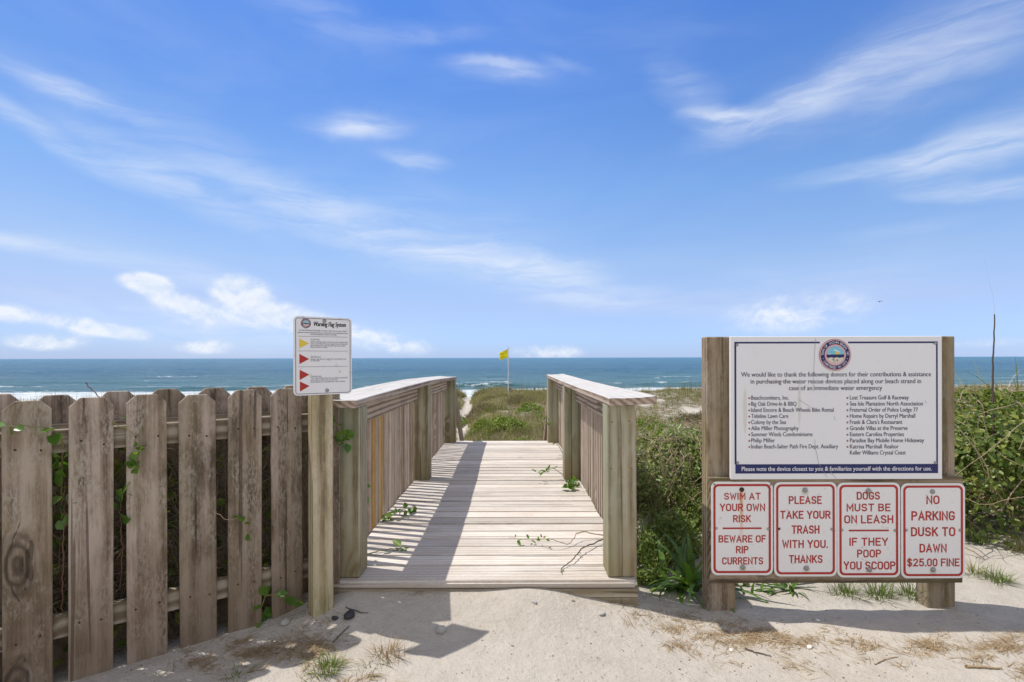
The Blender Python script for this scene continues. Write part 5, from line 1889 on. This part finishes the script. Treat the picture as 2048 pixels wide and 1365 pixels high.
stone(880, 1263, 0.022, 'pale grey stone at the edge of the handrail shadow on the sand', 'stone', 1, 0.9)
stone(1068, 1206, 0.012, 'small pale stone below the middle of the boardwalk step', 'stone', 2)
stone(1144, 1202, 0.008, 'tiny brown stone below the right half of the boardwalk step', 'twig', 3)
stone(1202, 1229, 0.016, 'pale stone beside dry straw right of the path', 'stone', 4)
stone(698, 1233, 0.028, 'black stone lying near the sign post', 'stone_dark', 5, 0.7)
stone(669, 1237, 0.014, 'small black stone touching the sign post', 'stone_dark', 6, 0.7)
stone(1618, 1298, 0.012, 'white shell on the straw in front of the notice board', 'shellw', 7, 0.7, 'shell')
stone(1461, 1302, 0.009, 'white shell left of the straw patch, nearest the path', 'shellw', 8, 0.5, 'shell')
stone(1634, 1243, 0.008, 'cream shell in the shadow of the notice board', 'shellw', 9, 0.6, 'shell')
stone(1835, 1190, 0.013, 'grey shell beside the right post of the notice board', 'stone', 10, 0.5, 'shell')
stone(570, 1248, 0.020, 'rounded sandy stone at the foot of the fence', 'stone', 11, 0.8)


def stick(pts, r, label, mkey='twig'):
    P = []
    for px, py in pts:
        x, y = gpt(px, py)
        P.append((x, y, gz(x, y) + r * 1.1))
    P = np.array(P)
    o0 = P[0].copy()
    V, Q = tube_np(spline(P - o0, 18, 0.0012), r, r * .5, 6)
    o = ob('stick', mesh_np('stick', V, Q, smooth=True), M[mkey], None, tuple(o0))
    tag(o, label, 'stick')


stick([(1930, 1338), (1965, 1340), (2002, 1342)], 0.006, 'pale straight reed lying on the sand at the lower right', 'straw')
stick([(1748, 1332), (1770, 1322), (1795, 1316)], 0.003, 'thin curved twig on the sand in front of the notice board')
stick([(1488, 1300), (1510, 1308), (1540, 1316)], 0.004, 'short dark twig at the edge of the straw patch', 'twig_dark')
stick([(1520, 1281), (1570, 1288), (1615, 1292)], 0.003, 'long thin straw coloured twig across the straw patch')
stick([(664, 1286), (680, 1270), (697, 1255)], 0.0035, 'dark twig on the sand below the black stone', 'twig_dark')
stick([(690, 1215), (720, 1228), (735, 1236)], 0.0025, 'slim twig in the shade right of the black stone', 'twig_dark')


# ------------------------------------------------------------------ dry straw and small debris
def straw(patches, label):
    Ps, az, L = [], [], []
    for px, py, sx, sy, n, ll in patches:
        n = int(n * 0.6)
        k = max(3, n // 14)
        ca, cb, cz = px + rng.normal(0, sx, k), py + rng.normal(0, sy, k), rng.uniform(0, 6.283, k)
        i = np.minimum((k * rng.uniform(0, 1, n) ** 1.6).astype(int), k - 1)
        a = ca[i] + rng.normal(0, 13, n)
        b = np.clip(cb[i] + rng.normal(0, 4.5, n), 1160, 1420)
        y = F * EYE / (b - 716)
        x = (a - 1024) / F * y
        Ps.append(np.stack([x, y, ground_z(x, y) + 0.001 + 0.005 * rng.uniform(0, 1, n) ** 2], 1))
        az.append(cz[i] + rng.normal(0, 0.6, n))
        L.append(ll * 1.5 * rng.uniform(.4, 1.3, n))
    P, az, L = np.concatenate(Ps), np.concatenate(az), np.concatenate(L)
    n = len(P)
    V, Q, T = blades_np(P, az, rng.uniform(1.36, 1.6, n), L, 0.0024 * rng.uniform(.6, 1.4, n), 3, 0.16)
    o = ob('dry_straw', mesh_np('dry_straw', V, Q, T), M['straw'])
    tag(o, label, None, None, 'stuff')


straw([(1330, 1240, 40, 12, 420, .035), (1400, 1268, 45, 14, 600, .04), (1490, 1272, 45, 15, 700, .045), (1560, 1290, 40, 12, 480, .045), (1640, 1280, 50, 10, 170, .04),
       (1720, 1295, 30, 8, 200, .05), (1860, 1295, 60, 8, 420, .055), (1960, 1300, 60, 10, 420, .055), (2040, 1290, 40, 14, 300, .055), (1920, 1325, 70, 12, 160, .05),
       (2030, 1350, 30, 10, 160, .05), (1430, 1325, 25, 5, 40, .05), (1625, 1345, 40, 8, 60, .04), (1220, 1215, 18, 8, 130, .03), (1700, 1330, 90, 14, 70, .035)], 'dry straw scattered on the sand below the notice board')
straw([(570, 1300, 45, 16, 900, .05), (500, 1310, 50, 12, 300, .05), (625, 1285, 40, 14, 260, .045), (420, 1330, 40, 14, 260, .05), (690, 1200, 40, 8, 320, .04), (760, 1195, 35, 8, 300, .04),
       (820, 1215, 40, 14, 120, .04), (760, 1355, 25, 6, 160, .035), (700, 1318, 30, 10, 70, .035), (620, 1250, 40, 8, 120, .04), (940, 1186, 40, 5, 110, .035), (1040, 1190, 60, 6, 160, .035), (1110, 1186, 40, 5, 120, .035)],
      'brown dry needles scattered on the sand by the fence and the step')
n = 1700
a = rng.uniform(250, 2100, n)
b = 1175 + 230 * rng.uniform(0, 1, n)
y = F * EYE / (b - 716)
x = (a - 1024) / F * y
ok = ~((np.abs(x + 0.143) < 0.78) & (y > 2.58)) & (N_PATCH2(x * 2, y * 2) > -0.3)
x, y = x[ok], y[ok]
n = len(x)
L = 0.0062 * rng.uniform(.3, 1.7, n) ** 1.3
V, Q = leaves_np(np.stack([x, y, ground_z(x, y) + 0.0015], 1), rng.normal(0, 1, (n, 3)) * np.array([1, 1, .15]), np.array([0, 0, 1.0]) + rng.normal(0, .3, (n, 3)), L, L * .5)
o = ob('shell_fragments', mesh_np('shell_fragments', V, Q), M['debris'])
tag(o, 'small shell and bark fragments strewn over the sand', None, None, 'stuff')
